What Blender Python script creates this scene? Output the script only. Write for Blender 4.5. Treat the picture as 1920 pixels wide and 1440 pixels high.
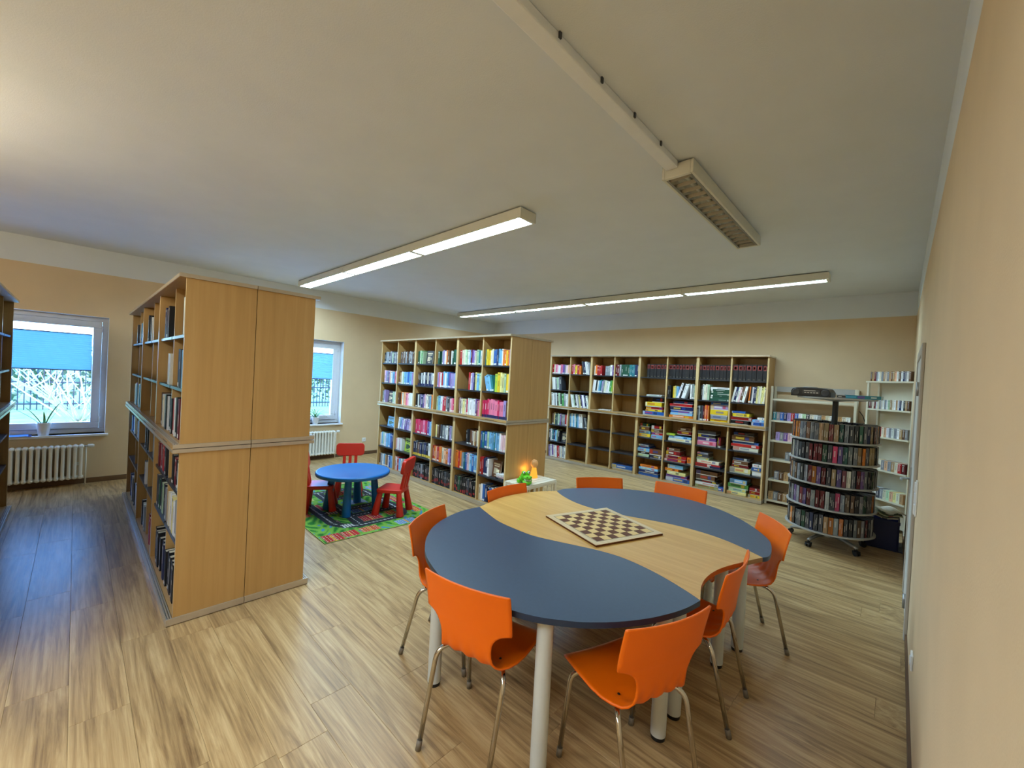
import bpy, math, random
from mathutils import Vector, Matrix
random.seed(7)
R = math.radians
# ------------------------------------------------------------------ scene, camera, sky, sun, exposure
for o in list(bpy.data.objects):
    bpy.data.objects.remove(o)
S = bpy.context.scene
C = S.collection
S.view_settings.view_transform = 'Standard'
S.view_settings.look = 'None'
S.view_settings.gamma = 1.0
S.view_settings.use_curve_mapping = False
S.view_settings.exposure = 0.07
S.cycles.max_bounces = 4; S.cycles.diffuse_bounces = 3; S.cycles.glossy_bounces = 2; S.cycles.transparent_max_bounces = 8; S.cycles.caustics_reflective = False; S.cycles.caustics_refractive = False

cam = bpy.data.cameras.new('camera')
cam.sensor_fit = 'HORIZONTAL'; cam.sensor_width = 36.0
cam.lens = 771.44 * 36.0 / 1920.0
cam.clip_start = 0.02; cam.clip_end = 300
camo = bpy.data.objects.new('camera', cam); C.objects.link(camo)
cr = Vector((0.7263862, 0.68525234, 0.05284247)); cd = Vector((0.04717718, 0.02699079, -0.99852181)); cf = Vector((-0.68566567, 0.72780542, -0.01272254))
CAM = Vector((0, 0, 1.70))
m = Matrix.Identity(4)
for i in range(3):
    m[i][0] = cr[i]; m[i][1] = -cd[i]; m[i][2] = -cf[i]; m[i][3] = CAM[i]
camo.matrix_world = m
S.camera = camo

w = bpy.data.worlds.new('sky'); S.world = w; w.use_nodes = True
nt = w.node_tree; nt.nodes.clear()
sky = nt.nodes.new('ShaderNodeTexSky'); sky.sky_type = 'NISHITA'; sky.sun_disc = False
sky.sun_elevation = R(37); sky.sun_rotation = R(190); sky.air_density = 1.0; sky.dust_density = 0.6; sky.ozone_density = 2.0
bg = nt.nodes.new('ShaderNodeBackground'); bg.inputs['Strength'].default_value = 2.8
wo = nt.nodes.new('ShaderNodeOutputWorld')
tint = nt.nodes.new('ShaderNodeMix'); tint.data_type = 'RGBA'; tint.blend_type = 'MULTIPLY'; tint.inputs['Factor'].default_value = 1.0
tint.inputs['B'].default_value = (0.46, 0.74, 1.10, 1)      # camera white balance set for the warm room light
nt.links.new(sky.outputs[0], tint.inputs['A']); nt.links.new(tint.outputs['Result'], bg.inputs[0]); nt.links.new(bg.outputs[0], wo.inputs[0])

sun = bpy.data.lights.new('sun', 'SUN'); sun.energy = 13.0; sun.angle = R(0.6); sun.color = (0.60, 0.82, 1.05)
suno = bpy.data.objects.new('sun', sun); C.objects.link(suno)
suno.rotation_euler = Vector((-0.15, 0.76, -0.58)).to_track_quat('-Z', 'Y').to_euler()

# ------------------------------------------------------------------ room dimensions (metres)
XL, XR, YB, YF, ZC, ZP = -7.905, 0.118, -4.6, 7.62, 3.145, 2.82
WIN = [(-4.24, -2.94), (-1.0, 0.30), (2.27, 3.57), (5.54, 6.84)]; WZ0, WZ1 = 0.66, 2.24
for (a, b) in WIN:                                   # portals only guide the sky light through the window openings
    l = bpy.data.lights.new('window_portal', 'AREA'); l.shape = 'RECTANGLE'; l.size = WZ1 - WZ0; l.size_y = b - a
    l.cycles.is_portal = True
    o = bpy.data.objects.new('window_portal', l); C.objects.link(o)
    o.location = (XL - 0.33, (a + b) / 2, (WZ0 + WZ1) / 2); o.rotation_euler = (0, R(-90), 0)

# ------------------------------------------------------------------ helpers
def lin(c):
    return tuple(((x / 255) / 12.92 if x / 255 <= 0.04045 else ((x / 255 + 0.055) / 1.055) ** 2.4) for x in c[:3])
class MB:
    def __init__(s): s.v = []; s.f = []; s.c = []; s.m = []; s.M = None; s.cur = (1, 1, 1); s.mi = 0
    def addv(s, p):
        p = Vector(p)
        if s.M is not None: p = s.M @ p
        s.v.append(p[:]); return len(s.v) - 1
    def face(s, idx): s.f.append(tuple(idx)); s.c.append(s.cur); s.m.append(s.mi)
    def quad(s, a, b, c, d): s.face([s.addv(p) for p in (a, b, c, d)])
    def box(s, x0, x1, y0, y1, z0, z1):
        i = [s.addv(p) for p in ((x0, y0, z0), (x1, y0, z0), (x1, y1, z0), (x0, y1, z0), (x0, y0, z1), (x1, y0, z1), (x1, y1, z1), (x0, y1, z1))]
        for q in ((0, 3, 2, 1), (4, 5, 6, 7), (0, 1, 5, 4), (1, 2, 6, 5), (2, 3, 7, 6), (3, 0, 4, 7)): s.face([i[k] for k in q])
        return s
    def bbox(s, x0, x1, y0, y1, z0, z1, b=0.004):      # box with chamfered top edges
        def ring(d, z): return [s.addv(p) for p in ((x0 + d, y0 + d, z), (x1 - d, y0 + d, z), (x1 - d, y1 - d, z), (x0 + d, y1 - d, z))]
        r = [ring(0, z0), ring(0, z1 - b), ring(b, z1)]
        s.face(r[0][::-1]); s.face(r[2])
        for a, c in ((r[0], r[1]), (r[1], r[2])):
            for k in range(4): s.face((a[k], a[(k + 1) % 4], c[(k + 1) % 4], c[k]))
        return s
    def prism(s, poly, z0, z1, ch=0.0):
        n = len(poly)
        a = [s.addv((x, y, z0)) for x, y in poly]; 
        b = [s.addv((x, y, z1)) for x, y in poly]
        s.face(a[::-1]); s.face(b)
        for k in range(n): s.face((a[k], a[(k + 1) % n], b[(k + 1) % n], b[k]))
        return s
    def lathe(s, prof, n=16, cx=0, cy=0, cz=0, cap=True):
        rings = []
        for r, z in prof: rings.append([s.addv((cx + r * math.cos(2 * math.pi * k / n), cy + r * math.sin(2 * math.pi * k / n), cz + z)) for k in range(n)])
        for a, b in zip(rings, rings[1:]):
            for k in range(n): s.face((a[k], a[(k + 1) % n], b[(k + 1) % n], b[k]))
        if cap: s.face(rings[0][::-1]); s.face(rings[-1])
        return s
    def tube(s, pts, r, n=8, closed=False):
        pts = [Vector(p) for p in pts]; rr = r if isinstance(r, (list, tuple)) else [r] * len(pts)
        rings = []; up = None
        for i, p in enumerate(pts):
            t = (pts[min(i + 1, len(pts) - 1)] - pts[max(i - 1, 0)]).normalized()
            if up is None:
                up = Vector((0, 0, 1)) if abs(t.z) < 0.9 else Vector((1, 0, 0))
            u = t.cross(up).normalized(); v = u.cross(t).normalized(); up = v
            rings.append([s.addv(p + (u * math.cos(2 * math.pi * k / n) + v * math.sin(2 * math.pi * k / n)) * rr[i]) for k in range(n)])
        for a, b in zip(rings, rings[1:]):
            for k in range(n): s.face((a[k], a[(k + 1) % n], b[(k + 1) % n], b[k]))
        s.face(rings[0][::-1]); s.face(rings[-1]); return s
    def mesh(s, name, mats, smooth=False):
        me = bpy.data.meshes.new(name); me.from_pydata(s.v, [], s.f)
        if any(c != (1, 1, 1) for c in s.c):
            at = me.color_attributes.new('Col', 'FLOAT_COLOR', 'CORNER'); d = []
            for f, c in zip(s.f, s.c): d.extend((c[0], c[1], c[2], 1.0) * len(f))
            at.data.foreach_set('color', d)
        if not isinstance(mats, (list, tuple)): mats = [mats]
        for q in mats: me.materials.append(q)
        if len(mats) > 1: me.polygons.foreach_set('material_index', s.m)
        if smooth: me.polygons.foreach_set('use_smooth', [True] * len(s.f))
        me.update(); return me
    def obj(s, name, mats, parent=None, smooth=False, loc=None, rot=None):
        return mk(name, s.mesh(name, mats, smooth), parent, loc, rot)
def mk(name, me, parent=None, loc=None, rot=None):
    o = bpy.data.objects.new(name, me); C.objects.link(o)
    if parent is not None: o.parent = parent
    if loc is not None: o.location = loc
    if rot is not None: o.rotation_euler = rot
    return o
def smooth_angle(o, a=35):
    o.data.polygons.foreach_set('use_smooth', [True] * len(o.data.polygons))
    try: o.data.set_sharp_from_angle(angle=R(a))
    except Exception: pass
    return o
def bevel(o, wd=0.003, seg=2):
    b = o.modifiers.new('bevel', 'BEVEL'); b.width = wd; b.segments = seg; b.limit_method = 'ANGLE'; b.angle_limit = R(40); return o
def tag(o, label, cat, group=None):
    o['label'] = label; o['category'] = cat
    if group: o['group'] = group
    return o
def thing(name, label, cat, loc=(0, 0, 0), rz=0, group=None):
    o = bpy.data.objects.new(name, None); C.objects.link(o); o.empty_display_size = 0.1
    o.location = loc; o.rotation_euler = (0, 0, rz); return tag(o, label, cat, group)
def struct(o): o['kind'] = 'structure'; return o
def copy_tree(o, parent=None):
    c = o.copy(); C.objects.link(c); c.parent = parent
    for ch in list(o.children): copy_tree(ch, c)
    return c
ORD = ['first', 'second', 'third', 'fourth', 'fifth', 'sixth', 'seventh', 'eighth', 'ninth', 'tenth', 'eleventh', 'twelfth', 'thirteenth', 'fourteenth', 'fifteenth', 'sixteenth', 'seventeenth', 'eighteenth', 'nineteenth', 'twentieth'] + ['%dth' % k for k in range(21, 90)]
for k in (21, 31, 41, 51, 61): ORD[k - 1] = '%dst' % k
for k in (22, 32, 42, 52, 62): ORD[k - 1] = '%dnd' % k
for k in (23, 33, 43, 53, 63): ORD[k - 1] = '%drd' % k

# ------------------------------------------------------------------ materials
def base(name, rgb=None, rough=0.5, metal=0.0, spec=0.5, colattr=False):
    mt = bpy.data.materials.new(name); mt.use_nodes = True; n = mt.node_tree; b = n.nodes['Principled BSDF']
    if rgb is not None: b.inputs['Base Color'].default_value = (*lin(rgb), 1)
    b.inputs['Roughness'].default_value = rough; b.inputs['Metallic'].default_value = metal; b.inputs['Specular IOR Level'].default_value = spec
    if colattr:
        a = n.nodes.new('ShaderNodeVertexColor'); a.layer_name = 'Col'; n.links.new(a.outputs[0], b.inputs['Base Color'])
    return mt
def plain(name, rgb, rough=0.5, metal=0.0, var=0.06, scale=30, bump=0.0, bscale=200, spec=0.5):
    mt = base(name, rgb, rough, metal, spec); n = mt.node_tree; b = n.nodes['Principled BSDF']
    tc = n.nodes.new('ShaderNodeTexCoord'); no = n.nodes.new('ShaderNodeTexNoise'); no.inputs['Scale'].default_value = scale; no.inputs['Detail'].default_value = 4
    n.links.new(tc.outputs['Object'], no.inputs['Vector'])
    rp = n.nodes.new('ShaderNodeValToRGB'); l = lin(rgb)
    rp.color_ramp.elements[0].position = 0.3; rp.color_ramp.elements[1].position = 0.7
    rp.color_ramp.elements[0].color = (*[x * (1 - var) for x in l], 1); rp.color_ramp.elements[1].color = (*[min(1, x * (1 + var)) for x in l], 1)
    n.links.new(no.outputs['Fac'], rp.inputs[0]); n.links.new(rp.outputs[0], b.inputs['Base Color'])
    if bump:
        n2 = n.nodes.new('ShaderNodeTexNoise'); n2.inputs['Scale'].default_value = bscale; n2.inputs['Detail'].default_value = 3
        n.links.new(tc.outputs['Object'], n2.inputs['Vector'])
        bp = n.nodes.new('ShaderNodeBump'); bp.inputs['Strength'].default_value = bump; bp.inputs['Distance'].default_value = 0.002
        n.links.new(n2.outputs['Fac'], bp.inputs['Height']); n.links.new(bp.outputs[0], b.inputs['Normal'])
    return mt
def wood(name, cols, stretch=(18, 18, 0.9), rough=0.45, scale=1.0, distort=0.6, rand=False, hue=0.0, spec=0.5, bump=0.0, fine=False):
    mt = base(name, None, rough, 0, spec); n = mt.node_tree; b = n.nodes['Principled BSDF']; L = n.links
    tc = n.nodes.new('ShaderNodeTexCoord'); mp = n.nodes.new('ShaderNodeMapping'); mp.inputs['Scale'].default_value = stretch
    L.new(tc.outputs['Object'], mp.inputs['Vector'])
    vec = mp.outputs[0]
    if rand:
        oi = n.nodes.new('ShaderNodeObjectInfo'); mu = n.nodes.new('ShaderNodeMath'); mu.operation = 'MULTIPLY'; mu.inputs[1].default_value = 80
        L.new(oi.outputs['Random'], mu.inputs[0]); va = n.nodes.new('ShaderNodeVectorMath'); va.operation = 'ADD'
        cx = n.nodes.new('ShaderNodeCombineXYZ'); L.new(mu.outputs[0], cx.inputs[0]); L.new(mu.outputs[0], cx.inputs[1]); L.new(mu.outputs[0], cx.inputs[2])
        L.new(vec, va.inputs[0]); L.new(cx.outputs[0], va.inputs[1]); vec = va.outputs[0]
    no = n.nodes.new('ShaderNodeTexNoise'); no.inputs['Scale'].default_value = scale; no.inputs['Detail'].default_value = 6; no.inputs['Roughness'].default_value = 0.6; no.inputs['Distortion'].default_value = distort
    L.new(vec, no.inputs['Vector'])
    rp = n.nodes.new('ShaderNodeValToRGB'); e = rp.color_ramp.elements
    pos = [0.28, 0.5, 0.72]
    e[0].position = pos[0]; e[0].color = (*lin(cols[0]), 1); e[1].position = pos[2]; e[1].color = (*lin(cols[2]), 1)
    k = e.new(pos[1]); k.color = (*lin(cols[1]), 1)
    fac = no.outputs['Fac']
    if fine:
        m2 = n.nodes.new('ShaderNodeMapping'); m2.inputs['Scale'].default_value = (2.2, 7.0, 7.0); L.new(vec, m2.inputs['Vector'])
        nf = n.nodes.new('ShaderNodeTexNoise'); nf.inputs['Scale'].default_value = 1.0; nf.inputs['Detail'].default_value = 8; nf.inputs['Roughness'].default_value = 0.7; nf.inputs['Distortion'].default_value = 0.5; L.new(m2.outputs[0], nf.inputs['Vector'])
        mxf = n.nodes.new('ShaderNodeMix'); mxf.inputs['Factor'].default_value = 0.45; L.new(no.outputs['Fac'], mxf.inputs['A']); L.new(nf.outputs['Fac'], mxf.inputs['B']); fac = mxf.outputs['Result']
        pos = [0.34, 0.5, 0.66]; e[0].position = pos[0]; e[2].position = pos[2]
    L.new(fac, rp.inputs[0]); out = rp.outputs[0]
    if rand and hue:
        hs = n.nodes.new('ShaderNodeHueSaturation'); mr = n.nodes.new('ShaderNodeMapRange'); mr.inputs['To Min'].default_value = 1 - hue; mr.inputs['To Max'].default_value = 1 + hue
        L.new(oi.outputs['Random'], mr.inputs['Value']); L.new(mr.outputs[0], hs.inputs['Value']); L.new(out, hs.inputs['Color']); out = hs.outputs[0]
    L.new(out, b.inputs['Base Color'])
    if bump:
        bp = n.nodes.new('ShaderNodeBump'); bp.inputs['Strength'].default_value = bump; bp.inputs['Distance'].default_value = 0.001
        L.new(no.outputs['Fac'], bp.inputs['Height']); L.new(bp.outputs[0], b.inputs['Normal'])
    return mt
def emit(name, rgb, strength):
    mt = bpy.data.materials.new(name); mt.use_nodes = True; n = mt.node_tree; n.nodes.clear()
    e = n.nodes.new('ShaderNodeEmission'); e.inputs[0].default_value = (*rgb, 1); e.inputs[1].default_value = strength
    o = n.nodes.new('ShaderNodeOutputMaterial'); n.links.new(e.outputs[0], o.inputs[0]); return mt
def glassy(name, tint=(1, 1, 1), gloss=0.08):
    mt = bpy.data.materials.new(name); mt.use_nodes = True; n = mt.node_tree; n.nodes.clear()
    t = n.nodes.new('ShaderNodeBsdfTransparent'); t.inputs[0].default_value = (*tint, 1)
    g = n.nodes.new('ShaderNodeBsdfGlossy'); g.inputs['Roughness'].default_value = 0.02
    mx = n.nodes.new('ShaderNodeMixShader'); mx.inputs[0].default_value = gloss
    o = n.nodes.new('ShaderNodeOutputMaterial'); n.links.new(t.outputs[0], mx.inputs[1]); n.links.new(g.outputs[0], mx.inputs[2]); n.links.new(mx.outputs[0], o.inputs[0]); return mt
def fabric_trans(name, rgb, tr=0.6):
    mt = bpy.data.materials.new(name); mt.use_nodes = True; n = mt.node_tree; n.nodes.clear()
    d = n.nodes.new('ShaderNodeBsdfDiffuse'); d.inputs[0].default_value = (*lin(rgb), 1)
    t = n.nodes.new('ShaderNodeBsdfTranslucent'); t.inputs[0].default_value = (*lin(rgb), 1)
    mx = n.nodes.new('ShaderNodeMixShader'); mx.inputs[0].default_value = tr
    o = n.nodes.new('ShaderNodeOutputMaterial'); n.links.new(d.outputs[0], mx.inputs[1]); n.links.new(t.outputs[0], mx.inputs[2]); n.links.new(mx.outputs[0], o.inputs[0]); return mt

WALLC = (224, 198, 160)
M = dict(
    wall=plain('wall_paint', WALLC, 0.85, bump=0.35, bscale=160, var=0.03, scale=3),
    white=plain('ceiling_paint', (228, 232, 236), 0.9, bump=0.4, bscale=150, var=0.02, scale=3),
    beech=wood('beech_veneer', [(184, 144, 86), (192, 151, 92), (199, 159, 100)], (26, 26, 1.0), 0.42, 1.0, 0.4),
    beech_x=wood('beech_board', [(184, 144, 86), (192, 151, 92), (199, 159, 100)], (1.0, 26, 26), 0.38, 1.0, 0.4),
    edge=wood('beech_edge', [(206, 174, 122), (216, 186, 134), (224, 196, 146)], (20, 20, 1.0), 0.35, 1.0, 0.3),
    rail=plain('aluminium_rail', (196, 182, 160), 0.28, 0.35, 0.04, 20),
    shelf=plain('anthracite_shelf', (52, 54, 60), 0.32, 0.1, 0.08, 20),
    floor=wood('vinyl_plank', [(124, 95, 64), (182, 149, 103), (216, 186, 138)], (0.9, 9.0, 9.0), 0.34, 1.15, 2.0, True, 0.07, 0.22, 0.05, fine=True),
    under=plain('floor_underlay', (140, 112, 80), 0.8),
    skirting=wood('dark_skirting', [(86, 62, 42), (104, 76, 52), (120, 90, 62)], (1, 1, 20), 0.5),
    orange=plain('orange_plastic', (255, 114, 0), 0.42, 0, 0.03, 6),
    chrome=plain('chrome', (200, 195, 185), 0.14, 1.0, 0.03, 6),
    cap=plain('grey_plastic_cap', (120, 110, 96), 0.5),
    navy=plain('navy_laminate', (38, 58, 86), 0.42, 0, 0.06, 60, 0.06, 400),
    navy_edge=plain('navy_edge', (34, 52, 80), 0.4),
    oak=wood('oak_laminate', [(204, 150, 72), (214, 163, 84), (224, 176, 98)], (1.2, 16, 16), 0.42, 1.0, 0.7, spec=0.3),
    oak_edge=wood('oak_edge', [(150, 104, 60), (168, 120, 70), (180, 134, 84)], (2, 2, 20), 0.45),
    leg=plain('grey_white_leg', (212, 216, 214), 0.4, 0, 0.03, 10),
    black=plain('black_plastic', (22, 22, 24), 0.4),
    darkgrey=plain('dark_grey_plastic', (58, 60, 64), 0.45),
    silver=plain('silver_metal', (170, 172, 172), 0.35, 0.7, 0.03, 12),
    tray=plain('grey_tray', (176, 174, 170), 0.4, 0.1, 0.03, 12),
    kidred=plain('red_plastic', (208, 44, 26), 0.38, 0, 0.03, 6),
    kidblue=plain('blue_plastic', (8, 104, 176), 0.4, 0, 0.03, 6),
    radiator=plain('radiator_enamel', (246, 243, 234), 0.4, 0, 0.03, 10),
    whitep=plain('white_plastic', (240, 241, 242), 0.4, 0, 0.02, 10),
    frame=plain('window_pvc', (226, 228, 232), 0.35, 0, 0.02, 10),
    glass=glassy('window_glass'),
    blind=fabric_trans('blue_pleated_fabric', (168, 204, 222), 0.6),
    blindrail=plain('blind_rail', (88, 96, 140), 0.4),
    lamp=plain('lamp_enamel', (226, 222, 206), 0.4, 0, 0.02, 10),
    lampglow=emit('lit_tube_diffuser', (0.56, 0.82, 1.0), 74.0),
    lampglow_added=emit('added_tube_glow', (0.74, 0.89, 1.0), 98.0),  # glow of the added strip lamp behind the camera
    louver=plain('louver_metal', (150, 146, 134), 0.35, 0.5, 0.03, 10),
    tubeoff=plain('unlit_tube', (215, 215, 205), 0.4),
    warmglow_added=emit('added_warm_glow', (1.0, 0.90, 0.67), 84.0),  # glow of the added globe at left
    book=base('book_print', None, 0.5, colattr=True),
    gloss=base('case_print', None, 0.25, colattr=True),
    rug=base('printed_rug', None, 0.9, spec=0.2, colattr=True),
    cream=plain('cream_metal', (222, 214, 190), 0.4, 0, 0.03, 10),
    door=plain('door_white', (222, 222, 218), 0.4, 0, 0.02, 10),
    trimgrey=plain('door_frame_grey', (186, 178, 168), 0.45, 0, 0.03, 10),
    crate=plain('navy_crate', (22, 30, 78), 0.5),
    paper=base('paper_print', None, 0.7, colattr=True),
    pot=plain('white_ceramic', (240, 240, 240), 0.25, 0, 0.02, 10),
    leaf=plain('leaf_green', (92, 138, 70), 0.45, 0, 0.25, 40),
    leaf2=plain('spider_leaf', (96, 142, 78), 0.45, 0, 0.25, 30),
    soil=plain('potting_soil', (60, 44, 32), 0.9, 0, 0.3, 60),
    croc=plain('green_toy_plastic', (104, 196, 30), 0.35, 0, 0.03, 10),
    tooth=plain('white_tooth', (245, 245, 235), 0.3),
    crateW=plain('white_painted_crate', (236, 228, 208), 0.5, 0, 0.03, 10),
    amber=emit('amber_glow', (1.0, 0.46, 0.05), 1.1),
    egg=plain('peach_shade', (240, 176, 110), 0.4),
    light_sq=wood('maple_square', [(220, 180, 112), (228, 190, 124), (234, 200, 136)], (3, 30, 30), 0.6, spec=0.2),
    dark_sq=wood('walnut_square', [(84, 46, 22), (98, 54, 28), (110, 64, 36)], (3, 30, 30), 0.6, spec=0.2),
    board=wood('maple_frame', [(206, 172, 120), (216, 184, 134), (226, 196, 148)], (3, 30, 30), 0.4),
    line=plain('dark_line', (70, 56, 42), 0.5),
    grass=plain('grass', (112, 140, 84), 0.9, 0, 0.3, 2),
    pave=plain('pale_paving', (236, 237, 238), 0.9, 0, 0.1, 1),
    bark=plain('pale_bark', (206, 196, 180), 0.8, 0, 0.15, 8),
    hedge=plain('hedge_green', (104, 132, 100), 0.9, 0, 0.35, 3),
    fence=plain('fence_metal', (34, 46, 70), 0.6),
)
N = [M['wall'], M['white']]

# ------------------------------------------------------------------ room shell
T = 0.33
fl = struct(MB().box(XL - T, XR + T, YB - T, YF + T, -0.25, -0.006).obj('floor', M['under']))
PW, PL = 0.21, 1.24
planks = []
k = 0; y = YB
while y < YF - 1e-4:
    y1 = min(y + PW, YF); x = XL - random.uniform(0.05, PL - 0.1)
    while x < XR:
        a, b = max(x, XL), min(x + PL, XR)
        if b - a > 0.02: planks.append((a, b, y, y1))
        x += PL
    y = y1
def pk(p):
    c = Vector(((p[0] + p[1]) / 2, (p[2] + p[3]) / 2, 0)) - CAM; d = c.length
    return d if c.dot(cf) > 0.1 else d + 100
planks.sort(key=pk)
pm = MB().bbox(-0.5, 0.5, -PW / 2 + 0.0003, PW / 2 - 0.0003, -0.006, 0, 0.0008).mesh('plank', M['floor'])
stuff = MB()
for i, (a, b, y0, y1) in enumerate(planks):
    if i < 300:
        o = mk('plank', pm, fl, ((a + b) / 2, (y0 + y1) / 2, 0)); o.scale = (b - a - 0.0008, (y1 - y0) / PW, 1)
    else: stuff.bbox(a + 0.0006, b - 0.0006, y0 + 0.0006, y1 - 0.0006, -0.006, 0, 0.0012)
o = stuff.obj('plank_rows', M['floor'], fl); o['kind'] = 'stuff'

struct(MB().box(XL - T, XR + T, YB - T, YF + T, ZC, ZC + 0.3).obj('ceiling', M['white']))
struct(MB().box(XL - T, XR + 6, YB - 12, YF + 12, ZC + 0.301, 7.0).obj('upper_storey', M['wall']))
b = MB()
def wallbox(b, x0, x1, y0, y1, z0, z1):
    if z0 < ZP: b.mi = 0; b.box(x0, x1, y0, y1, z0, min(z1, ZP))
    if z1 > ZP: b.mi = 1; b.box(x0, x1, y0, y1, max(z0, ZP), z1)
    b.mi = 0
ys = [YB - T] + [q for wv in WIN for q in wv] + [YF + T]
for i in range(0, len(ys), 2): wallbox(b, XL - T, XL, ys[i], ys[i + 1], -0.006, ZC)
for (a, c) in WIN: wallbox(b, XL - T, XL, a, c, -0.006, WZ0); wallbox(b, XL - T, XL, a, c, WZ1, ZC)
struct(b.obj('wall_left', N))
b = MB(); wallbox(b, XL, XR, YF, YF + T, -0.006, ZC); struct(b.obj('wall_far', N))
b = MB(); wallbox(b, XL, XR, YB - T, YB, -0.006, ZC); struct(b.obj('wall_back', N))
DY0, DY1, DZ = 4.13, 5.05, 2.03
b = MB(); wallbox(b, XR, XR + T, YB - T, DY0, -0.006, ZC); wallbox(b, XR, XR + T, DY1, YF + T, -0.006, ZC); wallbox(b, XR, XR + T, DY0, DY1, DZ, ZC)
struct(b.obj('wall_right', N))
struct(MB().box(XL, XL + 0.015, YB, YF, 0, 0.065).obj('baseboard_left', M['skirting']))
struct(MB().box(XL + 0.015, XR - 0.012, YF - 0.015, YF, 0, 0.065).obj('baseboard_far', M['skirting']))
struct(MB().box(XR - 0.012, XR, YB, DY0 - 0.08, 0, 0.05).box(XR - 0.012, XR, DY1 + 0.08, YF, 0, 0.05).obj('baseboard_right', M['skirting']))

# door in the right wall
d = bpy.data.objects.new('door_1', None); C.objects.link(d); struct(d); d.location = (XR, DY0, 0)
b = MB().box(-0.02, 0.0, -0.075, 0, 0, DZ + 0.075).box(-0.02, 0.0, DY1 - DY0, DY1 - DY0 + 0.075, 0, DZ + 0.075).box(-0.02, 0.0, 0, DY1 - DY0, DZ, DZ + 0.075)
bevel(b.obj('door_frame', M['trimgrey'], d), 0.005)
lf = MB().box(-0.012, 0.03, 0.004, DY1 - DY0 - 0.004, 0.006, DZ - 0.004).obj('door_leaf', M['door'], d)
h = MB().box(-0.022, -0.0125, 0.80, 0.84, 0.90, 1.12).obj('handle_plate', M['silver'], lf)
h = MB().tube([(-0.022, 0.82, 1.02), (-0.065, 0.82, 1.02), (-0.075, 0.81, 1.02), (-0.075, 0.70, 1.02)], 0.009, 10).obj('door_handle', M['silver'], lf, True)
for z in (0.25, 1.78): MB().tube([(-0.024, 0.006, z - 0.05), (-0.024, 0.006, z + 0.05)], 0.011, 8).obj('hinge', M['silver'], lf, True)
sp = thing('light_switch', 'white three-gang light switch panel beside the door frame', 'switch', (XR, 3.86, 0.93))
bevel(MB().box(-0.010, -0.0002, -0.04, 0.04, 0, 0.235).obj('cover_frame', M['whitep'], sp), 0.003)
for k in range(3): bevel(MB().box(-0.017, -0.0102, -0.03, 0.03, 0.012 + k * 0.073, 0.012 + k * 0.073 + 0.064).obj('rocker', M['whitep'], sp), 0.002)
def socket(loc, rz, label):
    t = thing('wall_socket', label, 'socket', loc, rz)
    bevel(MB().box(-0.04, 0.04, -0.010, -0.0002, -0.04, 0.04).obj('cover_plate', M['whitep'], t), 0.003)
    q = MB(); q.M = Matrix.Translation((0, -0.0102, 0)) @ Matrix.Rotation(R(90), 4, 'X'); q.lathe([(0.026, 0), (0.026, 0.003), (0.021, 0.003), (0.019, 0.001)], 20); q.obj('socket_ring', M['whitep'], t, True)
    for s in (-1, 1): MB().box(s * 0.009 - 0.0025, s * 0.009 + 0.0025, -0.0125, -0.0115, -0.0025, 0.0025).obj('pin_hole', M['black'], t)
socket((XR, 3.10, 0.31), R(-90), 'white wall socket low on the right wall near the camera')
socket((XL, 4.07, 0.30), R(90), 'white wall socket above the skirting beside the second radiator')

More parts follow.
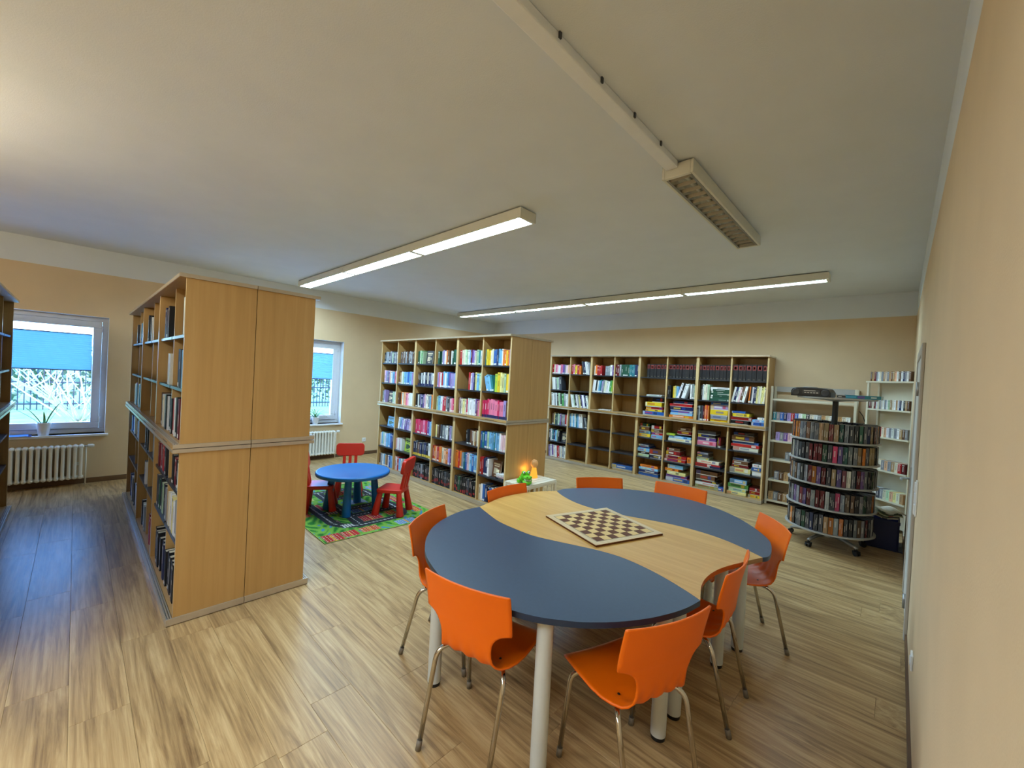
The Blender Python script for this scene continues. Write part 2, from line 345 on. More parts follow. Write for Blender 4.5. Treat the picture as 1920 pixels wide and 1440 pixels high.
# ------------------------------------------------------------------ windows, blinds, radiators
for n, (a, c) in enumerate(WIN):
    W, H = c - a, WZ1 - WZ0
    wn = bpy.data.objects.new('window_%d' % (n + 1), None); C.objects.link(wn); struct(wn); wn.location = (XL - 0.15, a, WZ0)
    f = MB().box(-0.06, 0, 0, W, 0, 0.06).box(-0.06, 0, 0, W, H - 0.06, H).box(-0.06, 0, 0, 0.06, 0.06, H - 0.06).box(-0.06, 0, W - 0.06, W, 0.06, H - 0.06)
    bevel(f.obj('outer_frame', M['frame'], wn), 0.005)
    g = 0.062; s2 = 0.085
    sa = MB().box(-0.045, 0.018, g, W - g, g, g + s2).box(-0.045, 0.018, g, W - g, H - g - s2, H - g).box(-0.045, 0.018, g, g + s2, g + s2, H - g - s2).box(-0.045, 0.018, W - g - s2, W - g, g + s2, H - g - s2)
    sa = bevel(sa.obj('sash', M['frame'], wn), 0.006)
    MB().box(-0.024, -0.016, g + s2 - 0.005, W - g - s2 + 0.005, g + s2 - 0.005, H - g - s2 + 0.005).obj('pane', M['glass'], wn)
    for z in (0.14, H - 0.2): MB().tube([(0.026, W - g + 0.004, z), (0.026, W - g + 0.004, z + 0.08)], 0.008, 8).obj('hinge', M['frame'], sa, True)
    MB().tube([(0.02, g + 0.04, H * 0.5), (0.05, g + 0.04, H * 0.5), (0.055, g + 0.04, H * 0.5 - 0.12)], 0.008, 8).obj('window_handle', M['frame'], sa, True)
    for (q0, q1, q2, q3) in ((0.0, 0.004, 0, H - 0.004), (W - 0.004, W, 0, H - 0.004), (0.0, W, H - 0.004, H)):
        MB().box(0.0005, 0.151, q0 + 0.0002, q1 - 0.0002, q2, q3 - 0.0002).obj('reveal_lining', M['frame'], wn)
    bevel(MB().box(0.001, 0.20, -0.03, W + 0.03, -0.028, 0.0).obj('window_sill', M['whitep'], wn), 0.004)
    # pleated blind
    nm = ['out of view behind the left bookcase', 'of the left window above the snake plant', 'of the second window above the spider plant', 'of the window hidden behind the middle bookcase'][n]
    bl = thing('pleated_blind', 'light blue pleated blind %s' % nm, 'blind', (XL - 0.118, a + g + s2 + 0.008, WZ0))
    bw = W - 2 * g - 2 * s2 - 0.016; z0, z1 = 1.50 - WZ0, 2.00 - WZ0; p = MB(); NP = 36
    prev = None
    for i in range(NP + 1):
        z = z0 + 0.012 + (z1 - z0 - 0.024) * i / NP; x = 0.004 if i % 2 else -0.001
        r = (p.addv((x, 0, z)), p.addv((x, bw, z)))
        if prev: p.face((prev[0], prev[1], r[1], r[0]))
        prev = r
    po = p.obj('pleated_fabric', M['blind'], bl); so = po.modifiers.new('thick', 'SOLIDIFY'); so.thickness = 0.0015
    for z in (z0, z1 - 0.012): MB().box(-0.008, 0.012, 0, bw, z, z + 0.012).obj('blind_rail', M['blindrail'], bl)
    for yy in (0.02, bw - 0.02): MB().tube([(0.004, yy, -0.5 + z0), (0.004, yy, z0 - 0.001)], 0.0012, 5).obj('blind_cord', M['whitep'], bl)

def radiator(y1, nsec, label):
    P = 0.0535; H0, H1 = 0.09, 0.535
    t = thing('radiator', label, 'radiator', (XL, y1, 0))
    s = MB()
    for x in (0.05, 0.135): s.tube([(x, 0, H0 + 0.015), (x, 0, H0 + 0.05), (x, 0, H1 - 0.05), (x, 0, H1 - 0.015)], [0.022, 0.017, 0.017, 0.022], 8)
    for z in (H0 + 0.022, H1 - 0.022):
        s.tube([(0.03, 0, z), (0.04, 0, z), (0.145, 0, z), (0.155, 0, z)], [0.012, 0.024, 0.024, 0.012], 8)
        s.tube([(0.0925, -P / 2, z), (0.0925, P / 2, z)], 0.016, 8)
    sm = s.mesh('radiator_section', M['radiator'], True)
    for k in range(nsec): mk('radiator_section', sm, t, (0, -P * (k + 0.5), 0))
    MB().tube([(0.0925, 0.0, H1 - 0.022), (0.0925, 0.03, H1 - 0.022)], 0.008, 8).obj('valve_stem', M['silver'], t, True)
    q = MB(); q.tube([(0.0925, 0.03, H1 - 0.022), (0.0925, 0.037, H1 - 0.022), (0.0925, 0.075, H1 - 0.022), (0.0925, 0.095, H1 - 0.022)], [0.015, 0.022, 0.024, 0.014], 12); q.obj('valve_knob', M['whitep'], t, True)
    MB().tube([(0.0925, 0.02, H1 - 0.03), (0.0925, 0.02, 0.0)], 0.008, 8).obj('supply_pipe', M['radiator'], t, True)
    for k in (1, nsec - 2):
        MB().box(0.016, 0.03, -P * k - 0.015, -P * k + 0.015, 0.25, 0.29).obj('wall_bracket', M['radiator'], t)
radiator(0.106, 18, 'cream column radiator below the left window')
radiator(3.43, 18, 'cream column radiator below the second window behind the red chair')

# plants and papers on the sills
def leafblade(b, base_, dirv, length, width, bend, n=7, fold=0.25):
    dirv = Vector(dirv).normalized(); side = dirv.cross(Vector((0, 0, 1)))
    side = side.normalized() if side.length > 1e-3 else Vector((1, 0, 0)); rows = []
    for i in range(n + 1):
        t = i / n; p = Vector(base_) + dirv * length * t + Vector(bend) * t * t
        wd = width * (0.55 + 0.9 * t) * (1 - t ** 2.2) * 0.9 + 0.0015
        nrm = side.cross(dirv).normalized()
        rows.append([b.addv(p - side * wd + nrm * wd * fold), b.addv(p), b.addv(p + side * wd + nrm * wd * fold)])
    for r0, r1 in zip(rows, rows[1:]):
        b.face((r0[0], r0[1], r1[1], r1[0])); b.face((r0[1], r0[2], r1[2], r1[1]))
pt = thing('snake_plant', 'snake plant with few upright leaves in a white pot on left sill', 'plant', (XL - 0.02, -0.26, WZ0 + 0.001))
pp = MB().lathe([(0.045, 0), (0.048, 0.003), (0.066, 0.15), (0.070, 0.165), (0.066, 0.165), (0.06, 0.145)], 24).obj('plant_pot', M['pot'], pt, True)
MB().lathe([(0.0595, 0.144), (0.01, 0.148)], 16).obj('soil', M['soil'], pt)
for q in [((0.0, 0.02, 0.145), (0.1, 0.25, 1), 0.29, 0.024, (0, 0.05, 0)), ((0.01, -0.02, 0.145), (0.1, -0.45, 1), 0.25, 0.027, (0, -0.04, 0)), ((0, -0.03, 0.145), (0, -0.7, 0.9), 0.25, 0.015, (0, -0.09, 0.02)),
          ((-0.01, 0.035, 0.145), (0, 0.35, 1), 0.17, 0.011, (0, 0.02, 0)), ((0.02, 0.0, 0.145), (0.3, 0.05, 1), 0.14, 0.010, (0, 0.0, 0)), ((-0.02, 0.01, 0.145), (-0.2, -0.1, 1), 0.16, 0.012, (0, 0, 0))]:
    lb = MB(); leafblade(lb, *q); o = lb.obj('leaf', M['leaf'], pt, True); o.modifiers.new('thick', 'SOLIDIFY').thickness = 0.002
pt = thing('spider_plant', 'spider plant with arching leaves in a pot on second sill', 'plant', (XL - 0.02, 3.10, WZ0 + 0.001))
MB().lathe([(0.045, 0), (0.048, 0.003), (0.066, 0.12), (0.070, 0.13), (0.066, 0.13), (0.06, 0.115)], 24).obj('plant_pot', M['pot'], pt, True)
MB().lathe([(0.0595, 0.114), (0.01, 0.118)], 16).obj('soil', M['soil'], pt)
for k in range(18):
    a = k * 2.4; L_ = random.uniform(0.26, 0.42); lb = MB()
    leafblade(lb, (0.02 * math.cos(a), 0.02 * math.sin(a), 0.115), (0.35 * math.cos(a) * 0.5, math.sin(a) * 0.55, 1.0), L_, 0.008, (0.04 * math.cos(a), 0.20 * math.sin(a), -0.22 - 0.1 * random.random()), 9)
    o = lb.obj('leaf', M['leaf2'], pt, True); o.modifiers.new('thick', 'SOLIDIFY').thickness = 0.0012
nb = MB(); nb.cur = lin((96, 150, 215)); nb.box(-0.10, 0.10, -0.13, 0.13, 0, 0.002); nb.cur = lin((40, 60, 120)); nb.box(-0.10, 0.10, 0.105, 0.1302, 0, 0.0032); nb.cur = lin((225, 235, 245)); nb.box(-0.096, 0.096, -0.126, 0.10, 0.002, 0.008); nb.cur = lin((96, 150, 215)); nb.box(-0.10, 0.10, -0.13, 0.105, 0.008, 0.0095)
o = nb.obj('notebook', M['paper'], None, False, (XL - 0.03, -0.49, WZ0 + 0.001)); tag(o, 'thin blue notebook lying on the left window sill', 'notebook')

# ------------------------------------------------------------------ outdoors
struct(MB().box(-90, XL - T - 0.01, -60, 60, -0.9, -0.45).obj('ground', M['grass']))
struct(MB().box(-14.5, XL - T - 0.02, -40, 40, -0.449, -0.44).obj('paving', M['pave']))
def fence(x, y0, y1, h, step, label):
    t = thing('bar_fence', label, 'fence', (x, 0, -0.449)); b = MB(); y = y0
    while y < y1: b.box(-0.012, 0.012, y, y + 0.03, 0.0, h); y += step
    o = b.obj('bars', M['fence'], t); o['kind'] = 'stuff'
    for z in (0.2, h * 0.55, h - 0.2): MB().box(0.0121, 0.04, y0, y1, z, z + 0.05).obj('fence_rail', M['fence'], t)
fence(-24.0, -9, 22, 1.9, 0.16, 'blue grey bar fence across the lawn outside')
def shrub(loc, seed, label, n=14, hgt=3.0, spread=1.0):
    rnd = random.Random(seed); t = thing('bare_shrub', label, 'shrub', loc)
    for k in range(n):
        a = rnd.uniform(0, 6.28); p = Vector((rnd.uniform(-0.15, 0.15), rnd.uniform(-0.15, 0.15), 0)); pts = [p.copy()]; rad = [0.032]
        dv = Vector((math.cos(a) * spread * 0.5, math.sin(a) * spread * 0.8, 1.0)).normalized()
        for j in range(6):
            p = p + dv * hgt / 6; dv = (dv + Vector((rnd.uniform(-.25, .25), rnd.uniform(-.25, .25), rnd.uniform(-.2, .1)))).normalized(); pts.append(p.copy()); rad.append(0.032 * (1 - (j + 1) / 7.0))
        b = MB().tube(pts, rad, 6)
        for q in range(5):
            i = rnd.randint(1, 5); s0 = pts[i]; dd = Vector((rnd.uniform(-1, 1), rnd.uniform(-1, 1), 0.7)).normalized()
            b.tube([s0, s0 + dd * 0.4, s0 + dd * 0.7 + Vector((0, 0, 0.15))], [0.018, 0.012, 0.005], 5)
        b.obj('branch', M['bark'], t, True)
shrub((-18.5, 0.1, -0.45), 3, 'pale bare shrub of many stems seen through the left window', 13, 3.2, 1.0)
shrub((-21.0, 3.2, -0.45), 9, 'bare shrub left of the fence seen past the snake plant', 9, 3.2, 0.9)
shrub((-19.0, 10.5, -0.45), 11, 'bare shrub seen through the second window', 12, 3.0, 1.0)
def hedge(x, y0, y1, h, seed, label):
    rnd = random.Random(seed); b = MB()
    t = thing('hedge', label, 'hedge', (x, (y0 + y1) / 2, -0.449)); L_ = (y1 - y0) / 2
    for k in range(6000):
        p = Vector((rnd.uniform(-0.7, 0.7), rnd.uniform(-L_, L_), h * rnd.random() ** 0.6)); u = Vector((rnd.uniform(-1, 1), rnd.uniform(-1, 1), rnd.uniform(-1, 1))).normalized() * 0.16; v = u.cross(Vector((rnd.random(), rnd.random(), 1))).normalized() * 0.10
        b.quad(p - u, p + v, p + u, p - v)
    o = b.obj('foliage', M['hedge'], t); o['kind'] = 'stuff'
    MB().tube([(0, -L_ + 0.1, 0), (0, 0, h * 0.4), (0, L_ - 0.1, h * 0.5)], 0.04, 6).obj('stem', M['bark'], t)
hedge(-27.0, -9, 24, 2.6, 5, 'long green hedge behind the bar fence')

# ------------------------------------------------------------------ ceiling lamps
def lamp_row(axis, x0, y0, x1, y1, nmod, lit, label, louv, glow='lampglow'):
    # housing as open box of modules; local x along the row
    Ln = (x1 - x0) if axis == 'x' else (y1 - y0); Wd = (y1 - y0) if axis == 'x' else (x1 - x0)
    t = thing('ceiling_lamp', label, 'lamp', (x0, y0, 3.05) if axis == 'x' else (x1, y0, 3.05), 0 if axis == 'x' else R(90))
    ml = Ln / nmod; H = 0.085; th = 0.018
    MB().box(0.02, Ln - 0.02, 0.03, Wd - 0.03, H, ZC - 3.05 - 0.0005).obj('mounting_strip', M['darkgrey'], t)
    for k in range(nmod):
        a, b_ = k * ml + (0.0005 if k else 0), (k + 1) * ml - 0.0005
        q = MB().box(a, b_, 0, th, 0, H).box(a, b_, Wd - th, Wd, 0, H).box(a, a + 0.03, th, Wd - th, 0, H).box(b_ - 0.03, b_, th, Wd - th, 0, H).box(a + 0.03, b_ - 0.03, th, Wd - th, H - 0.012, H)
        hs = bevel(q.obj('housing', M['lamp'], t), 0.004)
        zz = 0.028
        if lit:
            g = MB(); g.mi = 0; g.box(a + 0.031, b_ - 0.031, th + 0.012, Wd - th - 0.012, zz + 0.004, zz + 0.01); g.mi = 1
            g.quad((a + 0.031, th + 0.012, zz + 0.0035), (a + 0.031, Wd - th - 0.012, zz + 0.0035), (b_ - 0.031, Wd - th - 0.012, zz + 0.0035), (b_ - 0.031, th + 0.012, zz + 0.0035))
            g.obj('lit_diffuser', [M['lamp'], M[glow]], hs)
        else:
            MB().tube([(a + 0.04, Wd / 2, 0.052), (b_ - 0.04, Wd / 2, 0.052)], 0.013, 10).obj('tube', M['tubeoff'], hs, True)
        if louv:
            nl = 17; lm = MB(); lm.quad((0, th + 0.001, 0.022), (0, Wd - th - 0.001, 0.022), (0.012, Wd - th - 0.001, 0.002), (0.012, th + 0.001, 0.002)); lm.quad((0, th + 0.001, 0.0215), (0.012, th + 0.001, 0.0015), (0.012, Wd - th - 0.001, 0.0015), (0, Wd - th - 0.001, 0.0215))
            lmm = lm.mesh('louver_slat', M['louver'])
            for j in range(nl): mk('louver_slat', lmm, hs, (a + 0.05 + (ml - 0.11) * j / (nl - 1), 0, 0))
            for yy in (th + 0.001, Wd - th - 0.016):
                MB().box(a + 0.031, b_ - 0.031, yy, yy + 0.015, 0.001, 0.003).obj('louver_edge', M['louver'], hs)
    return t
lamp_row('x', -7.36, 2.50, -2.36, 2.70, 3, True, 'lit three-module strip lamp on ceiling nearest the tall bookcase', False)
lamp_row('x', -7.44, 5.95, -0.66, 6.15, 4, True, 'long lit four-module strip lamp in front of the far wall', True)
lamp_row('y', -1.20, 2.60, -1.00, 4.31, 1, False, 'unlit louvered strip lamp above the big table', True)
lamp_row('x', -2.95, -1.65, 0.0, -1.45, 2, True, 'added lit strip lamp on ceiling behind the camera, out of frame', False, 'lampglow_added')  # unseen lamp, added to brighten the near side of the room
tr = thing('cable_trunking', 'white cable trunking running on ceiling to the unlit lamp', 'trunking', (-1.17, YB, 0))
bevel(MB().box(0, 0.075, 0.002, 2.615 - YB - 0.02, 3.098, ZC - 0.0005).obj('trunking_channel', M['whitep'], tr), 0.006)
for k in range(6): MB().box(0.0755, 0.083, 5.6 + 0.33 * k, 5.615 + 0.33 * k, 3.118, 3.144).obj('trunking_clip', M['darkgrey'], tr)
gl = thing('added_globe_lamp', 'added warm round ceiling lamp behind the left bookcase out of frame', 'lamp', (-3.95, -1.55, 2.52), 0, 'added round lamps out of frame')  # unseen globe, added to warm the ceiling and wall at left
MB().lathe([(0.02, -0.16), (0.09, -0.135), (0.14, -0.08), (0.16, 0.0), (0.14, 0.08), (0.09, 0.135), (0.05, 0.15)], 24).obj('globe', M['warmglow_added'], gl, True)
MB().lathe([(0.05, 0.151), (0.05, 0.17), (0.09, 0.18), (0.09, ZC - 2.52 - 0.0005)], 16).obj('lamp_mount', M['lamp'], gl, True)


# ------------------------------------------------------------------ bookcases
DEP = 0.395
_mc = {}
def ebox(key, x0, x1, y0, y1, z0, z1):
    if key not in _mc:
        b = MB().box(x0, x1, y0, y1, z0, z1); b.m = [0, 0, 1, 0, 0, 0]; _mc[key] = b.mesh(key[0], [M['beech'], M['edge']])
    return _mc[key]
def cbox(key, mats, *a):
    if key not in _mc: _mc[key] = MB().box(*a).mesh(key[0], mats)
    return _mc[key]
ZL = dict(lower=(0.05, 0.395, 0.755), upper=(0.025, 0.372, 0.72))      # shelf surfaces, local
def unit(level, xc, yf, face, W, label, shelves=None, divrec=0.0, group=None, end=0):
    z0, H = (0.0, 1.1385) if level == 'lower' else (1.1430, 1.117)
    t = thing('bookcase', label, 'bookcase', (xc, yf, z0), 0 if face == 0 else math.pi, group)
    hw = W / 2 - 0.0006; th = 0.022; lip = -0.035
    zb = 0.048 if level == 'lower' else 0.025; zt = H - 0.025
    sd = ebox(('side_panel', level), -th / 2, th / 2, 0, DEP, zb + 0.0004, zt - 0.0004)
    for s in (-1, 1): mk('side_panel', sd, t, (s * (hw - th / 2), 0, 0))
    mk('divider', ebox(('divider', level, divrec), -th / 2, th / 2, divrec, DEP - 0.012, zb + 0.0004, zt - 0.0004), t)
    mk('back_panel', cbox(('back_panel', level, W), M['beech'], -hw + th, hw - th, DEP - 0.011, DEP, zb + 0.0004, zt - 0.0004), t)
    tb = mk('top_board', cbox(('top_board', level, W), M['beech_x'], -hw, hw, lip, DEP, zt, H), t)
    mk('edge_strip', cbox(('edge_strip', W), M['rail'], -hw, hw, lip - 0.0022, lip - 0.0002, 0.002, 0.023), tb, (0, 0, zt))
    bb = mk('bottom_board', cbox(('bottom_board', level, W), M['beech_x'], -hw, hw, -0.0005 if level == 'lower' else lip, DEP, 0.0 if level == 'upper' else 0.006, zb), t)
    if level == 'lower':
        pl = MB().box(-hw, hw, lip, -0.001, 0.004, zb - 0.014)
        for yy in (lip, lip + 0.0125, lip + 0.025): pl.box(-hw, hw, yy, yy + 0.006, zb - 0.0139, zb)
        if ('rail', W) not in _mc: _mc[('rail', W)] = pl.mesh('sliding_rail', M['rail'])
        mk('sliding_rail', _mc[('rail', W)], bb)
    else:
        pl = MB()
        for yy in (lip, lip + 0.0125, lip + 0.025): pl.box(-hw, hw, yy, yy + 0.006, 0.0251, 0.031)
        if ('rail2', W) not in _mc: _mc[('rail2', W)] = pl.mesh('sliding_rail', M['rail'])
        mk('sliding_rail', _mc[('rail2', W)], bb)
    for gx in (-0.28 * W, 0.22 * W):
        if level == 'upper': mk('finger_groove', cbox(('finger_groove',), M['darkgrey'], -0.09, 0.09, lip - 0.0012, lip - 0.0002, 0.004, 0.009), bb, (gx, 0, 0))
    if end:
        for (q0, q1) in ((zt, H), (0.0 if level == 'upper' else 0.006, zb)):
            a_, b_ = sorted((end * (hw + 0.0004), end * (hw + 0.009)))
            mk('end_trim', cbox(('end_trim', level, end, W, q0), M['rail'], a_, b_, lip, DEP, q0, q1), t)
    cw = hw - th * 1.5
    zs = (shelves or ZL)[level][1:]
    sh = cbox(('shelf', W), M['shelf'], -cw / 2 + 0.0005, cw / 2 - 0.0005, 0.012, DEP - 0.012, -0.02, 0)
    for s in (-1, 1):
        for z in zs: mk('shelf', sh, t, (s * (th / 2 + cw / 2), 0, z))
    hl = cbox(('peg',), M['black'], -0.0006, 0, -0.003, 0.003, -0.003, 0.003)
    return t
SHA = dict(lower=(0.05, 0.50, 0.83), upper=(0.025, 0.375, 0.735))
# tall bookcase (A), back to back, then its twin on the far left (D), the middle one (B) and the wall row (C)
AX0, AW = -6.93, 1.2
CW = 0.52 * 2
def where(i, n): return ['window-end', 'middle', 'near-end'][i] if n == 3 else ['leftmost', 'second', 'third', 'rightmost'][i]
for lv in ('lower', 'upper'):
    for i in range(3):
        unit(lv, AX0 + AW * (i + 0.5), 0.47, 0, AW, '%s %s unit of tall left beech bookcase, open front' % (where(i, 3), lv), SHA, 0.025, 'tall beech bookcase units', int(i == 2))
        unit(lv, AX0 + AW * (i + 0.5), 0.47 + 2 * DEP + 0.004, 1, AW, '%s %s unit behind the tall left beech bookcase, back to back' % (where(i, 3), lv), SHA, 0.025, 'tall beech bookcase units', -int(i == 2))
        unit(lv, AX0 + AW * (i + 0.5), -0.47, 1, AW, '%s %s unit of beech bookcase at left picture edge' % (where(i, 3), lv), SHA, 0.025, 'left edge beech bookcase units')
BX0, BW = -6.755, 1.065
for lv in ('lower', 'upper'):
    for i in range(3):
        unit(lv, BX0 + BW * (i + 0.5), 3.74, 0, BW, '%s %s unit of the middle beech bookcase full of books' % (['left', 'centre', 'right'][i], lv), None, 0.004, 'middle beech bookcase units', int(i == 2))
        unit(lv, BX0 + BW * (i + 0.5), 3.74 + 2 * DEP + 0.004, 1, BW, '%s %s unit behind the middle beech bookcase, back to back' % (['left', 'centre', 'right'][i], lv), None, 0.004, 'middle beech bookcase units', -int(i == 2))
CX0, CU = -1.45 - 4 * 1.04, 1.04
for lv in ('lower', 'upper'):
    for i in range(4):
        unit(lv, CX0 + CU * (i + 0.5), 7.17, 0, CU, '%s %s unit of the beech bookcase along the far wall' % (where(i, 4), lv), None, 0.004, 'far wall beech bookcase units', int(i == 3))

# ------------------------------------------------------------------ books and games
PAL = dict(R=('red', (190, 40, 42)), M=('dark red', (112, 26, 34)), X=('crimson', (214, 44, 92)), K=('pink', (234, 128, 160)), k=('pale pink', (240, 198, 206)), P=('purple', (112, 78, 150)), l=('lilac', (168, 150, 206)),
           N=('navy', (34, 44, 88)), B=('blue', (44, 96, 172)), s=('sky blue', (124, 184, 226)), T=('teal', (44, 122, 132)), G=('dark green', (30, 84, 62)), g=('green', (84, 162, 84)), L=('lime', (172, 204, 62)), Y=('yellow', (240, 204, 48)),
           y=('pale yellow', (240, 228, 150)), O=('orange', (236, 128, 40)), p=('peach', (240, 184, 146)), c=('cream', (234, 226, 202)), w=('white', (240, 240, 238)), e=('grey', (142, 146, 152)), D=('dark grey', (66, 68, 76)), b=('black', (24, 24, 28)),
           n=('brown', (108, 74, 50)), t=('tan', (190, 152, 104)), h=('pale green', (186, 214, 176)))
BOOKS = []
def jit(c, a=0.12):
    f = 1 + random.uniform(-a, a); return tuple(max(0, min(1, x * f * (1 + random.uniform(-0.04, 0.04)))) for x in c)
def book_geo(b, M4, t, d, h, code, style=''):
    """upright book: spine at y=0, x thickness, pages inside"""
    col = jit(lin(PAL[code][1])); b.M = M4; cv = 0.0025 if t > 0.012 else 0.0015
    b.cur = col; b.box(0, t, 0, cv, 0, h); b.box(0, cv, cv, d, 0, h); b.box(t - cv, t, cv, d, 0, h)
    b.cur = lin((232, 222, 196)); b.box(cv, t - cv, cv, d - 0.004, 0.003, h - 0.004)
    e = -0.0003; lum = sum(col) / 3
    ink = lin((235, 232, 225)) if lum < 0.35 else lin((60, 55, 60))
    def patch(z0, z1, c, m=0.15): b.cur = c; b.quad((t * m, e, h * z0), (t * (1 - m), e, h * z0), (t * (1 - m), e, h * z1), (t * m, e, h * z1))
    ink = tuple(.55 * x + .45 * y for x, y in zip(ink, col))
    if 'r' in style: patch(0.64, 0.93, lin((140, 52, 48)), 0.1); patch(0.70, 0.86, lin((170, 92, 80)), 0.3); patch(0.05, 0.09, lin((120, 110, 90)), 0.3)
    elif 'd' in style: patch(0.0, 0.16, lin((35, 40, 90)), 0.0); patch(0.45, 0.8, ink, 0.35)
    elif 'y' in style: patch(0.03, 0.2, lin((225, 190, 60)), 0.0); patch(0.5, 0.85, ink, 0.38)
    elif 'q' in style: z0 = random.uniform(.0, .25); patch(z0, z0 + random.uniform(.08, .25), jit(lin((150, 44, 48)), .4), 0.12); patch(0.5, random.uniform(.6, .9), jit(lin((150, 140, 135)), .4), 0.3)
    else:
        r = random.random()
        if r < 0.75: patch(random.uniform(0.25, 0.5), random.uniform(0.55, 0.9), ink, random.uniform(.3, .42))
        if r < 0.3: patch(0.86, 0.94, jit(ink), 0.1)
        if r > 0.5: patch(0.03, 0.13, lin((238, 236, 230)), 0.08)
    b.M = None; b.cur = (1, 1, 1)
def add_book(M4, t, d, h, code, label, style='', cat='book'):
    p = M4 @ Vector((t / 2, 0, h / 2)); dist = (p - CAM).length
    vis = 1.0 if (p - CAM).dot(cf) > 0.3 else 0.01
    BOOKS.append((vis * t * h / dist ** 2, M4, t, d, h, code, label, style, cat))
CASES = dict(A='tall left', B='middle', C='far wall')
ROWN = ['top', 'second', 'third', 'fourth', 'fifth', 'bottom']
def cell(case, r, c):
    """world x0,x1, y front, z shelf, height of a cell"""
    if case == 'A': x0, W, yf, sh, dr = AX0, AW, 0.47, SHA, -0.005
    elif case == 'B': x0, W, yf, sh, dr = BX0, BW, 3.74, ZL, 0.01
    else: x0, W, yf, sh, dr = CX0, CU, 7.17, ZL, 0.01
    u, s = divmod(c, 2); a = x0 + W * u; hw = W / 2
    X0 = a + (0.0226 if s == 0 else hw + 0.011); X1 = a + (hw - 0.011 if s == 0 else W - 0.0226)
    lv, k = ('upper', 2 - r) if r < 3 else ('lower', 5 - r)
    z = sh[lv][k] + (1.1430 if lv == 'upper' else 0)
    top = ([*sh[lv], 1.09][k + 1] - 0.02) + (1.1430 if lv == 'upper' else 0)
    return X0 + 0.002, X1 - 0.002, yf + dr + 0.02, z + 0.0008, top - z
def fill(case, r, c, codes, h=0.21, f0=0.0, f1=1.0, lean=0.0, tmul=1.0, style='', d=0.15, jit_h=0.018, setback=0.0, right=False):
    X0, X1, yf, z, ch = cell(case, r, c); a, b_ = X0 + (X1 - X0) * f0, X0 + (X1 - X0) * f1
    h = min(h, ch - 0.03); codes = codes.replace(' ', ''); n = len(codes); wts = [random.uniform(0.7, 1.4) for _ in codes]
    ex = abs(math.sin(lean)) * h if lean else 0.0
    tot = (b_ - a - ex) * 0.985; x = a + (ex if lean < 0 else 0) + 0.001
    cnt = {}
    for i, q in enumerate(codes):
        t = tot * wts[i] / sum(wts); hh = h + random.uniform(-jit_h, jit_h * 0.5); dd = d + random.uniform(-0.015, 0.02)
        if q != '_':
            if 'r' in style: t0_ = .0045
            else: t0_ = .0012
            tt = max(0.006, min(t - t0_, 0.055 * tmul) if not lean else t * math.cos(lean) - 0.0012)
            yy = yf + setback + random.uniform(0, 0.012)
            Mx = Matrix.Translation((x, yy, z + (0 if lean == 0 else (0.0 if lean > 0 else 0.0)))) 
            if lean > 0: Mx = Matrix.Translation((x, yy, z + tt * math.sin(lean) + 0.0004)) @ Matrix.Rotation(lean, 4, 'Y')
            elif lean < 0: Mx = Matrix.Translation((x, yy, z + 0.0004)) @ Matrix.Rotation(lean, 4, 'Y')
            lab = '%s book, %s from left, %s shelf, %s column, %s bookcase' % (PAL[q][0], ORD[i], ROWN[r], ORD[c], CASES[case])
            if f0 > 0.3: lab = lab.replace('from left', 'from left in right group')
            add_book(Mx, tt, dd, hh, q, lab, style)
        x += t
def faceout(case, r, c, code, fx, wd=0.16, h=0.22, tilt=0.12):
    X0, X1, yf, z, ch = cell(case, r, c); x = X0 + (X1 - X0) * fx; h = min(h, ch - 0.02)
    Mx = Matrix.Translation((x, yf + 0.05, z + 0.001)) @ Matrix.Rotation(-tilt, 4, 'X')
    lab = '%s book turned face out, %s shelf, %s column, %s bookcase' % (PAL[code][0], ROWN[r], ORD[c], CASES[case])
    add_book(Mx, wd, 0.02, h, code, lab, 'F')
def flat(case, r, c, codes, fx, wd=0.2, d=0.22, th=0.016):
    X0, X1, yf, z, ch = cell(case, r, c); x = X0 + (X1 - X0) * fx; zz = z
    for i, q in enumerate(codes.replace(' ', '')):
        t = th * random.uniform(0.8, 1.3)
        Mx = Matrix.Translation((x + random.uniform(-.006, .006), yf + 0.01 + random.uniform(0, .02), zz + t)) @ Matrix.Rotation(R(90), 4, 'Y')
        lab = '%s book lying flat, %s from below, %s shelf, %s column, %s bookcase' % (PAL[q][0], ORD[i], ROWN[r], ORD[c], CASES[case])
        add_book(Mx, t, d, wd, q, lab, ''); zz += t + 0.0006
# --- middle bookcase (B): rows from top, columns from left
F = lambda *a, **k: fill('B', *a, **k)
F(0, 0, 'b e e D e D h D e e G', h=.2, f0=.05); F(0, 1, 'D n e n e n D e n e n D', h=.2, f0=.05, f1=.95); F(0, 2, 'G h g h', f1=.28, f0=.02); faceout('B', 0, 2, 'D', .32, .17, .21)
F(0, 3, 'G _ e l w O n _ w G G T', f0=.04); F(0, 4, 'R c c h h w s M P l c h T w e'); F(0, 5, 'T Y Y c c B B N s s w O O Y O l'); 
F(1, 0, 'k l e P p w s K k', f0=.08); F(1, 1, 'n t w h s s B s l e'); F(1, 2, 'n b w b w N b c N e w N', style='d', f0=.05); F(1, 3, 'l K w R s w s B P l l s', f0=.05, h=.23)
F(1, 4, 'R w l N y s h h', f0=.42, h=.24); F(1, 5, 's s s T', f0=.0, f1=.42, lean=-.28, h=.22); F(1, 5, 'L Y y y h Y y', f0=.44, h=.25)
F(2, 0, 'e l', f0=.04, f1=.22); faceout('B', 2, 0, 'D', .25, .15, .2); F(2, 0, 'h w N', f0=.72); F(2, 1, 'n _ O c O p K k w w w'); F(2, 2, 'b w D l N P k w c e s O O')
F(2, 3, 'h s w X R e D k K X K', f0=.08); F(2, 4, 'n k D c y c X w w w w w P M K p', h=.22); F(2, 5, 'X X X K K K K X K K l n', style='d', h=.24)
